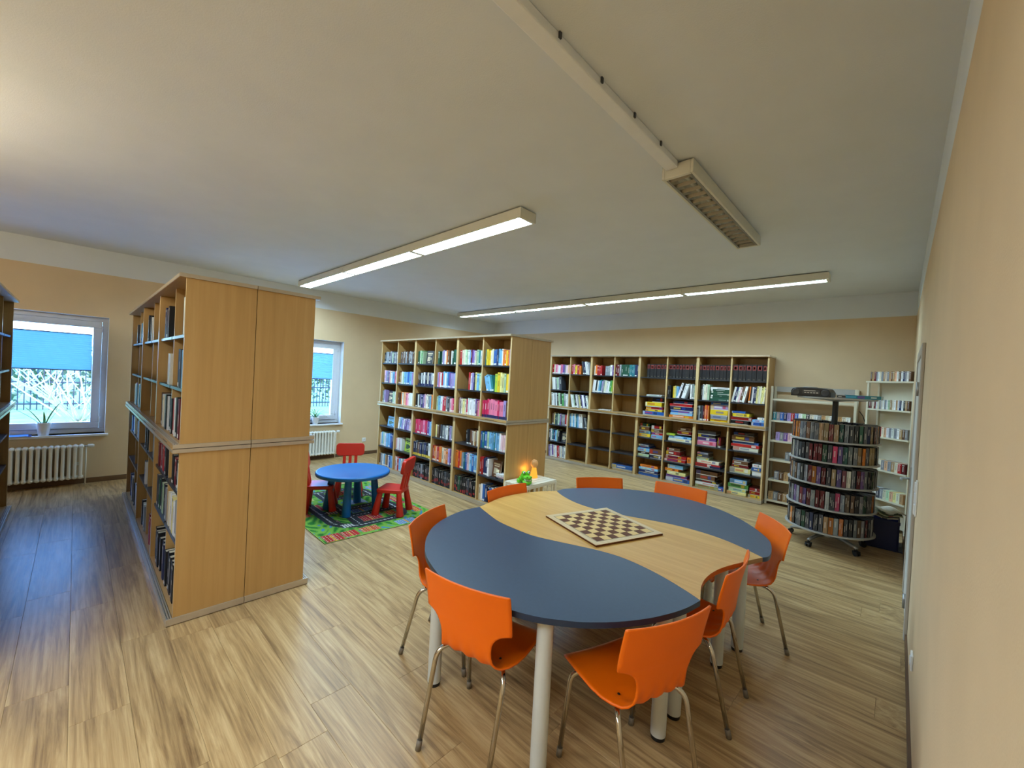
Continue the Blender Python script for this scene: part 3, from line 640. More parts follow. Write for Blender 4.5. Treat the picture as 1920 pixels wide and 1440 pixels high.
faceout('B', 3, 0, 's', .3, .22, .17); F(3, 0, 's w', f0=.86, h=.19); F(3, 1, 'w s l w P l k w', f0=.1, lean=.16, h=.19); F(3, 2, 'X X X X X K X X P s s', f0=.06, h=.22); F(3, 3, 'y n _ D e e w D l e P', f0=.1, h=.2)
F(3, 4, 'b b b n n c t n c t', f0=.42, h=.21); F(3, 5, 'B T B h s s s T s s w k k w', h=.23)
F(4, 0, 'w s h w s s B N D', h=.24); F(4, 1, 'k w k w', f1=.38, h=.2); faceout('B', 4, 1, 'L', .42, .2, .22); F(4, 2, 'N D n N D N b w w', style='y', h=.23); F(4, 3, 'R O p R O c p O l P P', h=.23)
F(4, 4, 'O O R O e T B k w s B s s e', h=.24); F(4, 5, 'R R N N w', f1=.38, h=.24); faceout('B', 4, 5, 'n', .40, .15, .22); flat('B', 4, 5, 'b k w w', .62)
F(5, 0, 'n e w s t n w B s w', h=.2); F(5, 1, 'k w R s w e K w B w', h=.22); F(5, 2, 'b b b D b e b b b D b', style='q', h=.23); F(5, 3, 'b b D b b b b b D b b b', style='q', h=.23); F(5, 4, 'D b G b b b b D b b b b', style='q', h=.23); F(5, 5, 'c w B N b B w D N b w N', h=.22)
# --- far wall (C)
F = lambda *a, **k: fill('C', *a, **k)
F(0, 0, 'R c K k w K K P e k p K', h=.2); F(0, 1, 'R K Y Y R O', f1=.5, h=.2); F(0, 1, 'D N w w e', f0=.5, lean=-.2, h=.27); F(0, 2, 'c O R R R _ _ e e e w P', h=.2, f0=.05); F(0, 3, 'M M e G G G G G T T T T N N', h=.22, jit_h=.002)
F(0, 4, '_ _ b b b b b b', style='r', h=.24, jit_h=.001, tmul=1.3); F(0, 5, 'b b b b b b b b', style='r', h=.24, jit_h=.001, tmul=1.3); F(0, 6, 'b b b b b b b b b', style='r', h=.24, jit_h=.001, tmul=1.3); F(0, 7, 'b b b b b b b', style='r', h=.25, jit_h=.001, tmul=1.6)
F(1, 0, 'w w e h e D', f0=.0, f1=.6, lean=-.12, h=.28); F(1, 2, 'w w b w s T l e c w w g L', lean=.1, h=.25); flat('C', 1, 4, 'w h w', .25, .28, .22, .009)
F(1, 5, 'b b _ Y y s', f1=.4, h=.22); F(1, 5, 'w b w w', f0=.36, f1=.80, lean=.28, h=.27); F(1, 5, 'w e h', f0=.82, h=.25); F(1, 6, 'b w c c h', f0=.08, f1=.36, h=.26); flat('C', 1, 6, 'G G G G G G w', .38, .30, .22, .03)
F(1, 7, 'w N w k n w', f0=.0, f1=.5, lean=.2, h=.25); F(1, 7, 'O b w N D y c c y y c', f0=.5, lean=.06, h=.26)
F(2, 0, 'w w e w b h D g e w w', lean=-.1, h=.28); F(2, 1, 'w w h b w e y D l w N w', lean=-.22, h=.28); flat('C', 2, 2, 'w w', .35, .26, .2, .008)
F(3, 0, 'n y D G e h P n e e R w', h=.25, f0=.15); F(3, 1, 's w s w T s w w', f0=.02, f1=.72, h=.28, lean=-.06); F(3, 1, 'D e b', f0=.72, lean=-.25, h=.24)
F(4, 0, 'D w T N s h b', f1=.6, h=.25); faceout('C', 4, 0, 'D', .62, .16, .22); F(5, 0, 'l w P c w R R w c e w', h=.26, lean=-.08)
F(2, 6, 'b e b D M O R O', f1=.38, h=.26)
# --- tall bookcase (A): columns run from the window end to the near end
F = lambda *a, **k: fill('A', *a, d=.2, **k)
F(0, 5, 'b w y D', f0=.62, h=.26); F(0, 4, 'N D P b', f0=.25, f1=.7, h=.24); F(0, 3, 'D c', f0=.6, f1=.8, h=.2); F(0, 2, 'G b b w', f0=.3, f1=.8, h=.25); F(0, 1, 's D w e', f0=.3, f1=.8, h=.22); F(0, 0, 'w e D', f0=.4, f1=.8, h=.22)
F(1, 5, 'b D s w e', f0=.45, h=.27); F(1, 4, 'c w c', f0=.62, f1=.92, h=.25)
F(2, 5, 'b R w b M b b', f0=.05, h=.27); F(2, 4, 'n w c w G b w b', f0=.1, h=.26); F(2, 1, 'w s e', f0=.2, f1=.6, h=.26); F(2, 0, 'w l s', f0=.5, h=.25)
F(3, 5, 'b M b w b', f0=.3, f1=.95, h=.2); F(3, 4, 'M R M R M b', f0=.1, f1=.95, h=.21); F(3, 3, 'e w', f0=.5, h=.2); F(3, 2, 'b b', f0=.55, h=.2); F(3, 1, 'w s w B', f0=.3, h=.2); F(3, 0, 's B w', f0=.3, h=.2)
F(4, 5, 'c w y w e D', f0=.1, h=.25); F(4, 4, 'D G b h b e', f0=.1, h=.25); F(4, 2, 'b w', f0=.6, h=.22)
F(5, 5, 'b b b b b b b', f0=.05, h=.27); F(5, 4, 'b D b b b N', f0=.1, h=.27); F(5, 3, 'M R b w', f0=.3, f1=.9, h=.24); F(5, 2, 'b w e', f0=.4, h=.24); F(5, 1, 'b w N w b D', f0=.1, h=.26); F(5, 0, 'N w e', f0=.3, h=.26)
BOOKS.sort(key=lambda q: -q[0])
rest = MB(); seen = {}
def emit_book(b, M4, t, d, h, code, style):
    if 'F' in style:
        col = jit(lin(PAL[code][1])); b.M = M4; b.cur = col; b.box(0, t, 0, 0.002, 0, h); b.box(0, t, d - 0.002, d, 0, h); b.box(0, 0.002, 0.002, d - 0.002, 0, h)
        b.cur = lin((232, 222, 196)); b.box(0.002, t - 0.003, 0.002, d - 0.002, 0.003, h - 0.003)
        lum = sum(col) / 3; ink = lin((214, 200, 170)) if lum < 0.3 else lin((60, 90, 60)); e = -0.0004
        for (a0, a1, z0, z1, c) in ((.12, .88, .74, .84, ink), (.2, .8, .64, .69, ink), (.18, .6, .2, .55, jit(ink, .5)), (.5, .84, .3, .48, jit(ink, .5)), (.3, .7, .07, .12, ink)):
            b.cur = c; b.quad((t * a0, e, h * z0), (t * a1, e, h * z0), (t * a1, e, h * z1), (t * a0, e, h * z1)); e -= 0.0001
        b.M = None; b.cur = (1, 1, 1)
    else: book_geo(b, M4, t, d, h, code, style)
for i, (sz, M4, t, d, h, code, label, style, cat) in enumerate(BOOKS):
    if i < 300:
        b = MB(); emit_book(b, Matrix.Identity(4), t, d, h, code, style)
        o = b.obj('book', M['book']); o.matrix_world = M4
        k = seen.get(label, 0); seen[label] = k + 1
        tag(o, label if not k else label.replace(' book', ' narrower book', 1), 'book', 'books in the beech bookcases')
    else: emit_book(rest, M4, t, d, h, code, style)
o = rest.obj('books', M['book']); o['kind'] = 'stuff'; tag(o, 'smaller books filling the shelves of middle and far wall bookcases', 'books')

# board game boxes in the wall bookcase: (row, column): list of (code, thickness, x fraction, width fraction)
GAMES = {
    (2, 4): [('B', .07, .12, .85), ('Y', .035, .22, .66), ('R', .05, .24, .64), ('Y', .085, .22, .64), ('b', .08, .48, .46)],
    (2, 5): [('O', .05, .10, .86), ('s', .04, .14, .80), ('B', .035, .16, .78), ('N', .07, .12, .82), ('R', .05, .10, .80), ('N', .05, .22, .7)],
    (2, 6): [('Y', .045, .42, .55), ('e', .06, .44, .52), ('Y', .09, .42, .56), ('l', .08, .40, .58), ('B', .04, .42, .56)],
    (2, 7): [('b', .06, .02, .52), ('R', .055, .0, .62), ('Y', .055, .06, .50), ('B', .035, .04, .40)],
    (3, 4): [('Y', .06, .02, .44), ('s', .055, .02, .44), ('n', .075, .04, .40), ('G', .06, .06, .38)],
    (3, 5): [('c', .05, .10, .84), ('s', .045, .12, .80), ('L', .035, .04, .30), ('M', .06, .42, .5), ('n', .06, .44, .48)],
    (3, 6): [('K', .075, .04, .62), ('P', .06, .04, .60), ('b', .05, .06, .56), ('D', .06, .04, .60)],
    (3, 7): [('c', .055, .12, .74), ('R', .05, .06, .82), ('B', .04, .10, .76), ('n', .09, .08, .66), ('b', .05, .12, .6)],
    (4, 4): [('h', .045, .02, .46), ('b', .045, .02, .46), ('s', .06, .0, .48), ('B', .035, .02, .44), ('e', .035, .04, .4)],
    (4, 5): [('R', .05, .02, .76), ('R', .055, .04, .74), ('M', .08, .08, .50), ('n', .05, .08, .48)],
    (4, 6): [('R', .065, .02, .80), ('c', .05, .06, .72), ('h', .04, .04, .40), ('D', .055, .06, .38), ('e', .03, .06, .36)],
    (4, 7): [('y', .085, .06, .62), ('M', .05, .12, .50), ('n', .06, .14, .46), ('D', .05, .14, .5)],
    (5, 3): [('w', .03, .06, .86), ('B', .075, .04, .90)],
    (5, 4): [('B', .06, .10, .78), ('N', .05, .12, .74), ('s', .04, .10, .76), ('O', .05, .14, .70)],
    (5, 5): [('B', .075, .10, .86), ('P', .045, .12, .74), ('y', .055, .16, .66), ('O', .05, .06, .5), ('s', .07, .16, .56)],
    (5, 6): [('h', .05, .04, .82), ('w', .045, .06, .74), ('b', .035, .06, .72), ('n', .085, .06, .62), ('n', .07, .06, .70)],
    (5, 7): [('y', .05, .02, .58), ('h', .05, .06, .52), ('g', .075, .04, .6), ('s', .07, .10, .5)],
}
GAMES2 = {(3, 4): [('s', .06, .52, .44), ('R', .045, .52, .42), ('n', .06, .5, .44), ('M', .07, .52, .42)], (3, 6): [('M', .16, .70, .10)], (4, 4): [('N', .06, .52, .46), ('n', .10, .50, .47)], (4, 5): [('O', .11, .82, .16)], (4, 7): [('w', .07, .72, .26), ('B', .06, .70, .27), ('w', .05, .72, .26)],
          (5, 7): [('Y', .05, .64, .34), ('R', .06, .68, .3), ('M', .05, .68, .3)], (2, 7): [('B', .055, .62, .36), ('s', .04, .64, .34), ('w', .035, .78, .2)], (5, 6): [('B', .06, .80, .18)], (4, 6): [('N', .04, .48, .36), ('D', .05, .5, .32)], (5, 5): [('M', .09, .84, .14)]}
def game(case, r, c, x0, x1, z, th, code, label):
    X0, X1, yf, zz, ch = cell(case, r, c); col = jit(lin(PAL[code][1]), .15); b = MB(); W = x1 - x0; d = 0.26
    b.cur = col; b.bbox(0, W, 0, d, th * 0.18, th, 0.0015); b.cur = jit(lin((210, 205, 195)), .2); b.box(0.0025, W - 0.0025, 0.0025, d - 0.0025, 0, th * 0.18)
    lum = sum(col) / 3; inks = [lin((240, 238, 230)), lin((235, 200, 60)), lin((200, 50, 45)), lin((40, 70, 150)), lin((50, 50, 55))]
    random.shuffle(inks); e = -0.0004; mixc = lambda c, f: tuple(f * x + (1 - f) * y for x, y in zip(c, col))
    a0 = random.uniform(.06, .35); a1 = a0 + random.uniform(.3, .5)
    b.cur = mixc(inks[0], .6); b.quad((W * a0, e, th * .42), (W * a1, e, th * .42), (W * a1, e, th * .78), (W * a0, e, th * .78))
    if random.random() < .55:
        p0 = min(a1 + .05, .86); b.cur = mixc(inks[1], .7); b.quad((W * p0, e, th * .3), (W * min(p0 + .16, .985), e, th * .3), (W * min(p0 + .16, .985), e, th * .9), (W * p0, e, th * .9))
    if random.random() < .4: b.cur = mixc(inks[2], .6); b.quad((W * .01, e, th * .2), (W * max(.02, a0 - .03), e, th * .2), (W * max(.02, a0 - .03), e, th * .97), (W * .01, e, th * .97))
    o = b.obj('board_game', M['gloss']); o.location = (x0, yf + random.uniform(0.0, 0.035), z); o.rotation_euler = (0, 0, random.uniform(-.02, .02))
    tag(o, label, 'board game', 'board games in the far wall bookcase')
for tab, sidew in ((GAMES, 'main'), (GAMES2, 'right')):
    for (r, c), lst in tab.items():
        X0, X1, yf, z, ch = cell('C', r, c); zz = z
        for i, (code, th, fx, fw) in enumerate(lst):
            if zz + th > z + ch - 0.003: break
            a = X0 + (X1 - X0) * fx; b_ = min(X1 - 0.004, a + (X1 - X0) * fw)
            game('C', r, c, a + 0.003, b_, zz, th, code, '%s game box, %s from below in %s stack, %s shelf, %s column, far wall' % (PAL[code][0], ORD[i], sidew, ROWN[r], ORD[c]))
            zz += th + 0.0006

# ------------------------------------------------------------------ big table of three parts
K = 0.898; ZT = 0.73
seamN = [(-2.5, 2.34), (-2.34, 2.28), (-2.15, 2.22), (-1.96, 2.205), (-1.8, 2.21), (-1.65, 2.255), (-1.51, 2.305), (-1.375, 2.35), (-1.23, 2.375), (-1.07, 2.36), (-.92, 2.32), (-.78, 2.265), (-.69, 2.22)]
outN = [(-2.51, 2.16), (-2.46, 1.96), (-2.37, 1.78), (-2.25, 1.64), (-2.13, 1.54), (-2.02, 1.47), (-1.9, 1.42), (-1.75, 1.375), (-1.57, 1.36), (-1.4, 1.385), (-1.25, 1.435), (-1.15, 1.48), (-1.07, 1.535), (-.99, 1.6), (-.91, 1.69), (-.84, 1.79), (-.785, 1.89), (-.74, 2.0), (-.71, 2.1)]
seamF = [(-2.41, 3.28), (-2.29, 3.2), (-2.12, 3.125), (-1.98, 3.095), (-1.85, 3.095), (-1.7, 3.12), (-1.56, 3.16), (-1.43, 3.205), (-1.28, 3.25), (-1.13, 3.27), (-.98, 3.265), (-.85, 3.235), (-.74, 3.19), (-.66, 3.145), (-.6, 3.11)]
outF = [(-2.41, 3.4), (-2.36, 3.52), (-2.28, 3.66), (-2.17, 3.79), (-2.04, 3.92), (-1.88, 4.03), (-1.73, 4.09), (-1.57, 4.115), (-1.4, 4.11), (-1.26, 4.075), (-1.13, 4.02), (-1.02, 3.95), (-.91, 3.86), (-.8, 3.74), (-.71, 3.62), (-.64, 3.5), (-.6, 3.37), (-.58, 3.25), (-.578, 3.16)]
farW = [(-2.54, 2.5), (-2.575, 2.64), (-2.58, 2.8), (-2.555, 2.97), (-2.5, 3.13)]
rigW = [(-.64, 3.01), (-.675, 2.91), (-.71, 2.81), (-.74, 2.7), (-.755, 2.59), (-.755, 2.48), (-.74, 2.38), (-.72, 2.31)]
def crom(pts, sub=4):
    out = []; n = len(pts)
    for i in range(n - 1):
        p0, p1, p2, p3 = pts[max(i - 1, 0)], pts[i], pts[i + 1], pts[min(i + 2, n - 1)]
        for s in range(sub):
            t = s / sub
            out.append(tuple(0.5 * ((2 * p1[j]) + (-p0[j] + p2[j]) * t + (2 * p0[j] - 5 * p1[j] + 4 * p2[j] - p3[j]) * t * t + (-p0[j] + 3 * p1[j] - 3 * p2[j] + p3[j]) * t ** 3) for j in (0, 1)))
    out.append(pts[-1]); return [(x * K, y * K) for x, y in out]
sN, sF = crom(seamN), crom(seamF)
oN = crom([seamN[0]] + outN + [seamN[-1]])[1:-1]; oF = crom([seamF[0]] + outF + [seamF[-1]])[1:-1]
wL = crom([seamN[0]] + farW + [seamF[0]])[1:-1]; wR = crom([seamF[-1]] + rigW + [seamN[-1]])[1:-1]
def off(pts, dy): return [(x, y + dy) for x, y in pts]
polyN = oN + off(sN[::-1], -0.0012); polyN = oN[:] + [(x, y - 0.0012) for x, y in reversed(sN)]
polyF = [(x, y + 0.0012) for x, y in sF] + list(reversed(oF))
polyW = list(sN) + list(reversed(wR)) + list(reversed(sF)) + list(reversed(wL))
def area(p): return sum(p[i][0] * p[(i + 1) % len(p)][1] - p[(i + 1) % len(p)][0] * p[i][1] for i in range(len(p)))
def table_part(name, label, poly, top, edge, legs):
    if area(poly) < 0: poly = poly[::-1]
    cx = sum(p[0] for p in poly) / len(poly); cy = sum(p[1] for p in poly) / len(poly)
    t = thing(name, label, 'table', (cx, cy, 0)); P = [(x - cx, y - cy) for x, y in poly]
    b = MB(); b.mi = 0; n = len(P); bot = [b.addv((x, y, ZT - 0.026)) for x, y in P]; tp = [b.addv((x, y, ZT)) for x, y in P]
    b.face(tp); b.mi = 1; b.face(bot[::-1])
    for k in range(n): b.face((bot[k], bot[(k + 1) % n], tp[(k + 1) % n], tp[k]))
    smooth_angle(b.obj('table_top', [top, edge], t), 50)
    for (x, y) in legs:
        lg = MB().lathe([(0.036, 0.02), (0.036, ZT - 0.028)], 20).obj('leg', M['leg'], t, False, (x - cx, y - cy, 0)); smooth_angle(lg)
        MB().lathe([(0.033, 0.0), (0.034, 0.0195)], 20).obj('foot_cap', M['black'], lg)
        MB().box(-0.05, 0.05, -0.05, 0.05, ZT - 0.0275, ZT - 0.0265).obj('mounting_plate', M['silver'], lg)
table_part('round_table_half', 'navy half-round table part nearest the camera', polyN, M['navy'], M['navy_edge'], [(-1.79, 1.40), (-1.06, 1.415), (-.775, 1.985), (-2.08, 1.98)])
table_part('round_table_half', 'navy half-round table part toward the far wall', polyF, M['navy'], M['navy_edge'], [(-.70, 3.03), (-1.02, 3.42), (-1.75, 3.45), (-2.0, 3.05)])
table_part('table_middle', 'oak wave-edged middle table part with the chessboard on it', polyW, M['oak'], M['oak_edge'], [(-.775, 2.17), (-.745, 2.76), (-2.12, 2.25), (-2.12, 2.78)])
# chessboard
ux = Vector((-1.266 + 1.788, 2.142 - 2.323, 0)); L_ = 0.555
cb = thing('chessboard', 'wooden chessboard lying on the middle of the table', 'chessboard', (-1.434, 2.490, ZT + 0.0004), math.atan2(ux.y, ux.x))
h = L_ / 2; sq = 0.058; g = sq * 4
MB().box(-h + .001, h - .001, -h + .001, h - .001, 0, 0.0108).obj('board_core', M['dark_sq'], cb)
MB().box(-h, h, -h, h, 0.011, 0.013).obj('board_base', M['board'], cb)
for a in (-1, 1):
    MB().box(-g - 0.006, g + 0.006, a * (g + 0.005) - 0.001, a * (g + 0.005) + 0.001, 0.0131, 0.0137).obj('border_line', M['line'], cb)
    MB().box(a * (g + 0.005) - 0.001, a * (g + 0.005) + 0.001, -g - 0.006, g + 0.006, 0.0131, 0.0137).obj('border_line', M['line'], cb)
qm = [MB().box(0.0002, sq - 0.0002, 0.0002, sq - 0.0002, 0.0131, 0.0138).mesh('square', M[q]) for q in ('light_sq', 'dark_sq')]
for i in range(8):
    for j in range(8): mk('square', qm[(i + j) % 2], cb, (-g + i * sq, -g + j * sq, 0))

# ------------------------------------------------------------------ orange chairs
PROF = [(.472, .400, .165), (.469, .416, .182), (.460, .430, .193), (.440, .438, .200), (.40, .441, .205), (.33, .438, .207), (.25, .432, .205), (.19, .430, .197), (.145, .433, .182), (.112, .443, .163), (.090, .458, .149), (.074, .478, .139), (.064, .502, .134), (.057, .530, .133), (.052, .556, .137), (.048, .578, .147), (.045, .595, .160), (.0425, .608, .178), (.041, .616, .198), (.040, .621, .216), (.0393, .624, .2275), (.036, .645, .2285), (.028, .69, .229), (.017, .74, .2295), (.006, .788, .230), (.003, .799, .2295), (.002, .803, .226)]
NX = 28
def chair_shell():
    b = MB(); rows = []
    for i, (y, z, wd) in enumerate(PROF):
        r = []
        for k in range(NX + 1):
            u = -1 + 2 * k / NX; x = u * wd; yy, zz = y, z
            if i >= 9:
                f = min(1, (i - 9) / 8); yy += f * 0.033 * (x / .228) ** 2
            else: zz += 0.008 * u * u - 0.004
            if 8 <= i <= 13: # small ripples pressed in the bend
                a = [.3, .8, 1, 1, .6, .2][i - 8]; rp = 0.008 * a * (0.5 + 0.5 * math.cos(u * 4 * math.pi)); yy -= rp * .7; zz -= rp * .7
            r.append(b.addv((x, yy, zz)))
        rows.append(r)
    for a, c in zip(rows, rows[1:]):
        for k in range(NX): b.face((a[k], a[k + 1], c[k + 1], c[k]))
    return b.mesh('chair_shell', M['orange'], True)
shell = chair_shell()
def arc(p0, p1, p2, n=6, f=0.25):   # line - rounded corner - line
    p0, p1, p2 = Vector(p0), Vector(p1), Vector(p2); a = p1 + (p0 - p1) * f; c = p1 + (p2 - p1) * min(f, 0.06 / max(.001, (p2 - p1).length) * 1.0)
    return [p0] + [a * (1 - t) ** 2 + p1 * 2 * t * (1 - t) + c * t * t for t in [k / n for k in range(n + 1)]] + [p2]
legmesh = {}
for s in (-1, 1):
    for q, pts in (('rear', [(s * .09, .22, .416), (s * .185, .10, .418), (s * .183, -.004, 0.012)]), ('front', [(s * .09, .30, .418), (s * .20, .385, .418), (s * .215, .425, 0.012)])):
        legmesh[(s, q)] = (MB().tube(arc(*pts, f=.45), 0.0112, 12).mesh('leg', M['chrome'], True), pts[2], pts[1])
def chair(x, y, ang, label):
    t = thing('chair', label, 'chair', (x, y, 0), R(ang - 90), 'orange chairs around the big table')
    o = mk('seat_shell', shell, t); sd = o.modifiers.new('thick', 'SOLIDIFY'); sd.thickness = 0.008; sd.offset = 0
    for key, (me, p, kn) in legmesh.items():
        lg = mk('leg', me, t); d = (Vector(p) - Vector(kn)).normalized(); pv = Vector(p)
        MB().tube([pv - d * 0.03, pv + d * (0.011)], [0.0130, 0.0132], 12).obj('foot_cap', M['cap'], lg, True)
    MB().box(-.10, .10, .215, .305, .405, .4235).obj('seat_frame', M['chrome'], t)
    for s in (-1, 1): MB().lathe([(0.006, 0), (0.005, 0.002)], 10, s * .12, .17, .4385).obj('rivet', M['black'], t)
chair(-1.33, 1.155, 103, 'nearest orange chair with its back squarely toward the camera')
chair(-.575, 1.61, 160, 'orange chair in front at right, turned so its seat shows')
chair(-2.20, 1.565, 26, 'orange chair at the left end of the table near the rug')
chair(-2.36, 2.48, 0, 'orange chair between the table and the toy crocodile')
chair(-2.06, 3.46, -38, 'orange chair behind the table in front of the empty shelves')
chair(-1.42, 3.86, -87, 'orange chair behind the table in front of the game boxes')
chair(-.56, 3.37, 214, 'orange chair at far right beside the media carousel')
chair(-.54, 2.42, 182, 'orange chair pushed into the right notch of the table')

# ------------------------------------------------------------------ children's set and rug
def fatleg(top, bot, r0, r1, name, mat, parent, z0=0.0):
    b = MB().tube([bot, Vector(bot) + (Vector(top) - Vector(bot)) * 0.03, Vector(top) * .98 + Vector(bot) * .02, top], [r1 * .93, r1, r0, r0], 16)
    return smooth_angle(b.obj(name, mat, parent))
def kid_chair(x, y, ang, label):
    t = thing('child_chair', label, 'chair', (x, y, 0.0065), R(ang - 90), 'red children chairs on the rug')
    P = []
    for (px, py) in ((-.165, .155), (.165, .155), (.145, -.15), (-.145, -.15)): P.append((px, py))
    pol = []
    for i in range(4):
        p, q, r = Vector(P[i - 1]), Vector(P[i]), Vector(P[(i + 1) % 4]); a = q + (p - q).normalized() * .05; c = q + (r - q).normalized() * .05
        for k in range(5): tt = k / 4; v = a * (1 - tt) ** 2 + q * 2 * tt * (1 - tt) + c * tt * tt; pol.append((v.x, v.y))
    if area(pol) < 0: pol = pol[::-1]
    bevel(smooth_angle(MB().prism(pol, .262, .305).obj('seat', M['kidred'], t)), .008, 3)
    for sx in (-1, 1):
        for sy, yy in ((1, .115), (-1, -.115)): fatleg((sx * .115, yy, .2615), (sx * .15, yy + sy * .04, 0.0), .03, .044, 'leg', M['kidred'], t)
    bk = Matrix.Translation((0, -.125, .305)) @ Matrix.Rotation(R(10), 4, 'X')
    for sx in (-.075, 0, .075):
        b = MB(); b.M = bk; b.box(sx - .02, sx + .02, -.022, .014, .0005, .20); bevel(b.obj('back_slat', M['kidred'], t), .006)
    b = MB(); b.M = bk @ Matrix.Translation((0, 0, .195)); pol = []
    hw, hh, rr = .185, .175, .05
    for (cx, cz, a0) in ((hw - rr, rr, -90), (hw - rr, hh - rr, 0), (-hw + rr, hh - rr, 90), (-hw + rr, rr, 180)):
        for k in range(6): a = R(a0 + 18 * k); pol.append((cx + rr * math.cos(a), cz + rr * math.sin(a)))
    fr = [b.addv((u, .016 + .12 * u * u * 1.2, v)) for u, v in pol]; bc = [b.addv((u, -.024 + .12 * u * u * 1.2, v)) for u, v in pol]; n = len(pol)
    b.face(fr[::-1]); b.face(bc)
    for k in range(n): b.face((fr[k], fr[(k + 1) % n], bc[(k + 1) % n], bc[k]))
    bevel(smooth_angle(b.obj('backrest', M['kidred'], t)), .006)
kid_chair(-4.42, 2.69, 217, 'red child chair right of the blue table, seen from the side')
kid_chair(-5.42, 2.60, -28, 'red child chair behind the blue table below the radiator')
kid_chair(-5.06, 2.08, 63, 'red child chair half hidden by the tall bookcase')
kt = thing('child_table', 'round blue plastic children table on the road rug', 'table', (-4.80, 2.36, 0.0065))
smooth_angle(MB().lathe([(.395, .432), (.42, .436), (.425, .445), (.425, .468), (.418, .477), (.405, .48), (.40, .478)], 64).obj('table_top', M['kidblue'], kt), 30)
for k in range(4):
    a = R(-38 + 90 * k); fatleg((.24 * math.cos(a), .24 * math.sin(a), .4315), (.29 * math.cos(a), .29 * math.sin(a), 0), .037, .05, 'leg', M['kidblue'], kt)
# road rug: printed pattern painted cell by cell
def rug_col(u, v):          # u along X (0 near edge..2.0 m), v along Y (0..1.38 m), metres
    W_, H_ = 2.0, 1.38
    if min(u, v, W_ - u, H_ - v) < 0.012: return (170, 205, 90)
    def seg(px, py, ax, ay, bx, by):
        dx, dy = bx - ax, by - ay; t = max(0, min(1, ((px - ax) * dx + (py - ay) * dy) / (dx * dx + dy * dy))); return math.hypot(px - ax - t * dx, py - ay - t * dy), t * math.hypot(dx, dy)
    # ring road: rounded rectangle
    cx, cy, hx, hy, rr = 1.0, .69, .72, .42, .26
    qx, qy = max(abs(u - cx) - hx + rr, 0), max(abs(v - cy) - hy + rr, 0); dd = abs(math.hypot(qx, qy) - rr) if (qx or qy) else min(hx - abs(u - cx), hy - abs(v - cy))
    if qx == 0 and qy == 0: dd = min(hx - abs(u - cx), hy - abs(v - cy))
    elif not (qx and qy): dd = abs(max(abs(u - cx) - hx, abs(v - cy) - hy))
    roads = [(dd, (u + v))]
    for s in ((.28, .5, 1.72, .55), (.85, .27, .9, 1.11), (1.35, .55, 1.3, 1.11), (.6, .5, .62, 1.1)): roads.append(seg(u, v, *s))
    d0, run = min(roads, key=lambda q: q[0])
    if d0 < .062:
        if d0 < .007 and (run * 22) % 1 < .55: return (235, 235, 235)
        for (zx, zy) in ((.35, 1.0), (.34, .38), (.85, .40), (1.45, .98)):
            if abs(u - zx) < .05 and abs(v - zy) < .06 and (v * 34) % 1 < .5: return (240, 240, 240)
        return (58, 60, 66)
    for (bx, by, bw_, bh, col) in ((.10, .12, .10, .09, (206, 44, 44)), (.11, .30, .08, .08, (214, 50, 46)), (.12, .52, .07, .10, (226, 100, 50)), (.10, .95, .07, .12, (120, 160, 210)), (.45, .68, .10, .13, (196, 40, 52)), (.46, .95, .07, .06, (222, 90, 40)), (.48, .30, .09, .05, (120, 60, 80)),
                              (.75, .72, .07, .12, (90, 120, 170)), (1.1, .33, .13, .05, (200, 60, 60)), (1.1, .8, .1, .12, (150, 180, 220)), (1.55, .8, .09, .12, (205, 60, 70)), (1.5, .35, .08, .06, (230, 200, 120)), (.9, 1.25, .2, .05, (196, 40, 70)), (.45, 1.26, .14, .05, (226, 96, 44)), (1.5, 1.25, .2, .05, (120, 160, 210)), (1.0, .12, .16, .05, (210, 60, 60)), (1.5, .13, .12, .05, (130, 170, 220))):
        if abs(u - bx) < bw_ and abs(v - by) < bh:
            if abs(u - bx) > bw_ - .014 or abs(v - by) > bh - .014: return tuple(int(x * .75 + 60) for x in col)
            if ((u * 30) % 1 < .35 and (v * 30) % 1 < .35): return (236, 228, 200)
            if abs(v - by) < .012: return (240, 170, 60)
            return col
    n = math.sin(u * 23 + 3 * math.sin(v * 17)) * math.sin(v * 29 + 2 * math.sin(u * 13))
    if n > .55: return (44, 128, 48)
    if n > .1: return (96, 172, 60)
    if n < -.75: return (84, 150, 190)
    return (140, 196, 76)
NU, NV = 200, 138; b = MB(); grid = [[b.addv((-i * .01, j * .01, .006)) for j in range(NV + 1)] for i in range(NU + 1)]
for i in range(NU):
    for j in range(NV):
        b.cur = lin(tuple(q * .82 for q in rug_col((i + .5) * .01, (j + .5) * .01))); b.face((grid[i][j], grid[i + 1][j], grid[i + 1][j + 1], grid[i][j + 1]))
b.cur = lin((60, 70, 50)); b.box(-2.0, 0, 0, 1.38, 0.0005, .0055)
o = b.obj('road_rug', M['rug'], None, False, (-3.98, 1.70, 0), (0, 0, R(-1.5))); tag(o, 'green play rug printed with roads and houses under the children table', 'rug')
fl2 = [p for p in o.data.polygons if p.normal.z < 0 and abs(p.center.z - .006) < 1e-4]
if fl2:
    for p in fl2: p.flip()

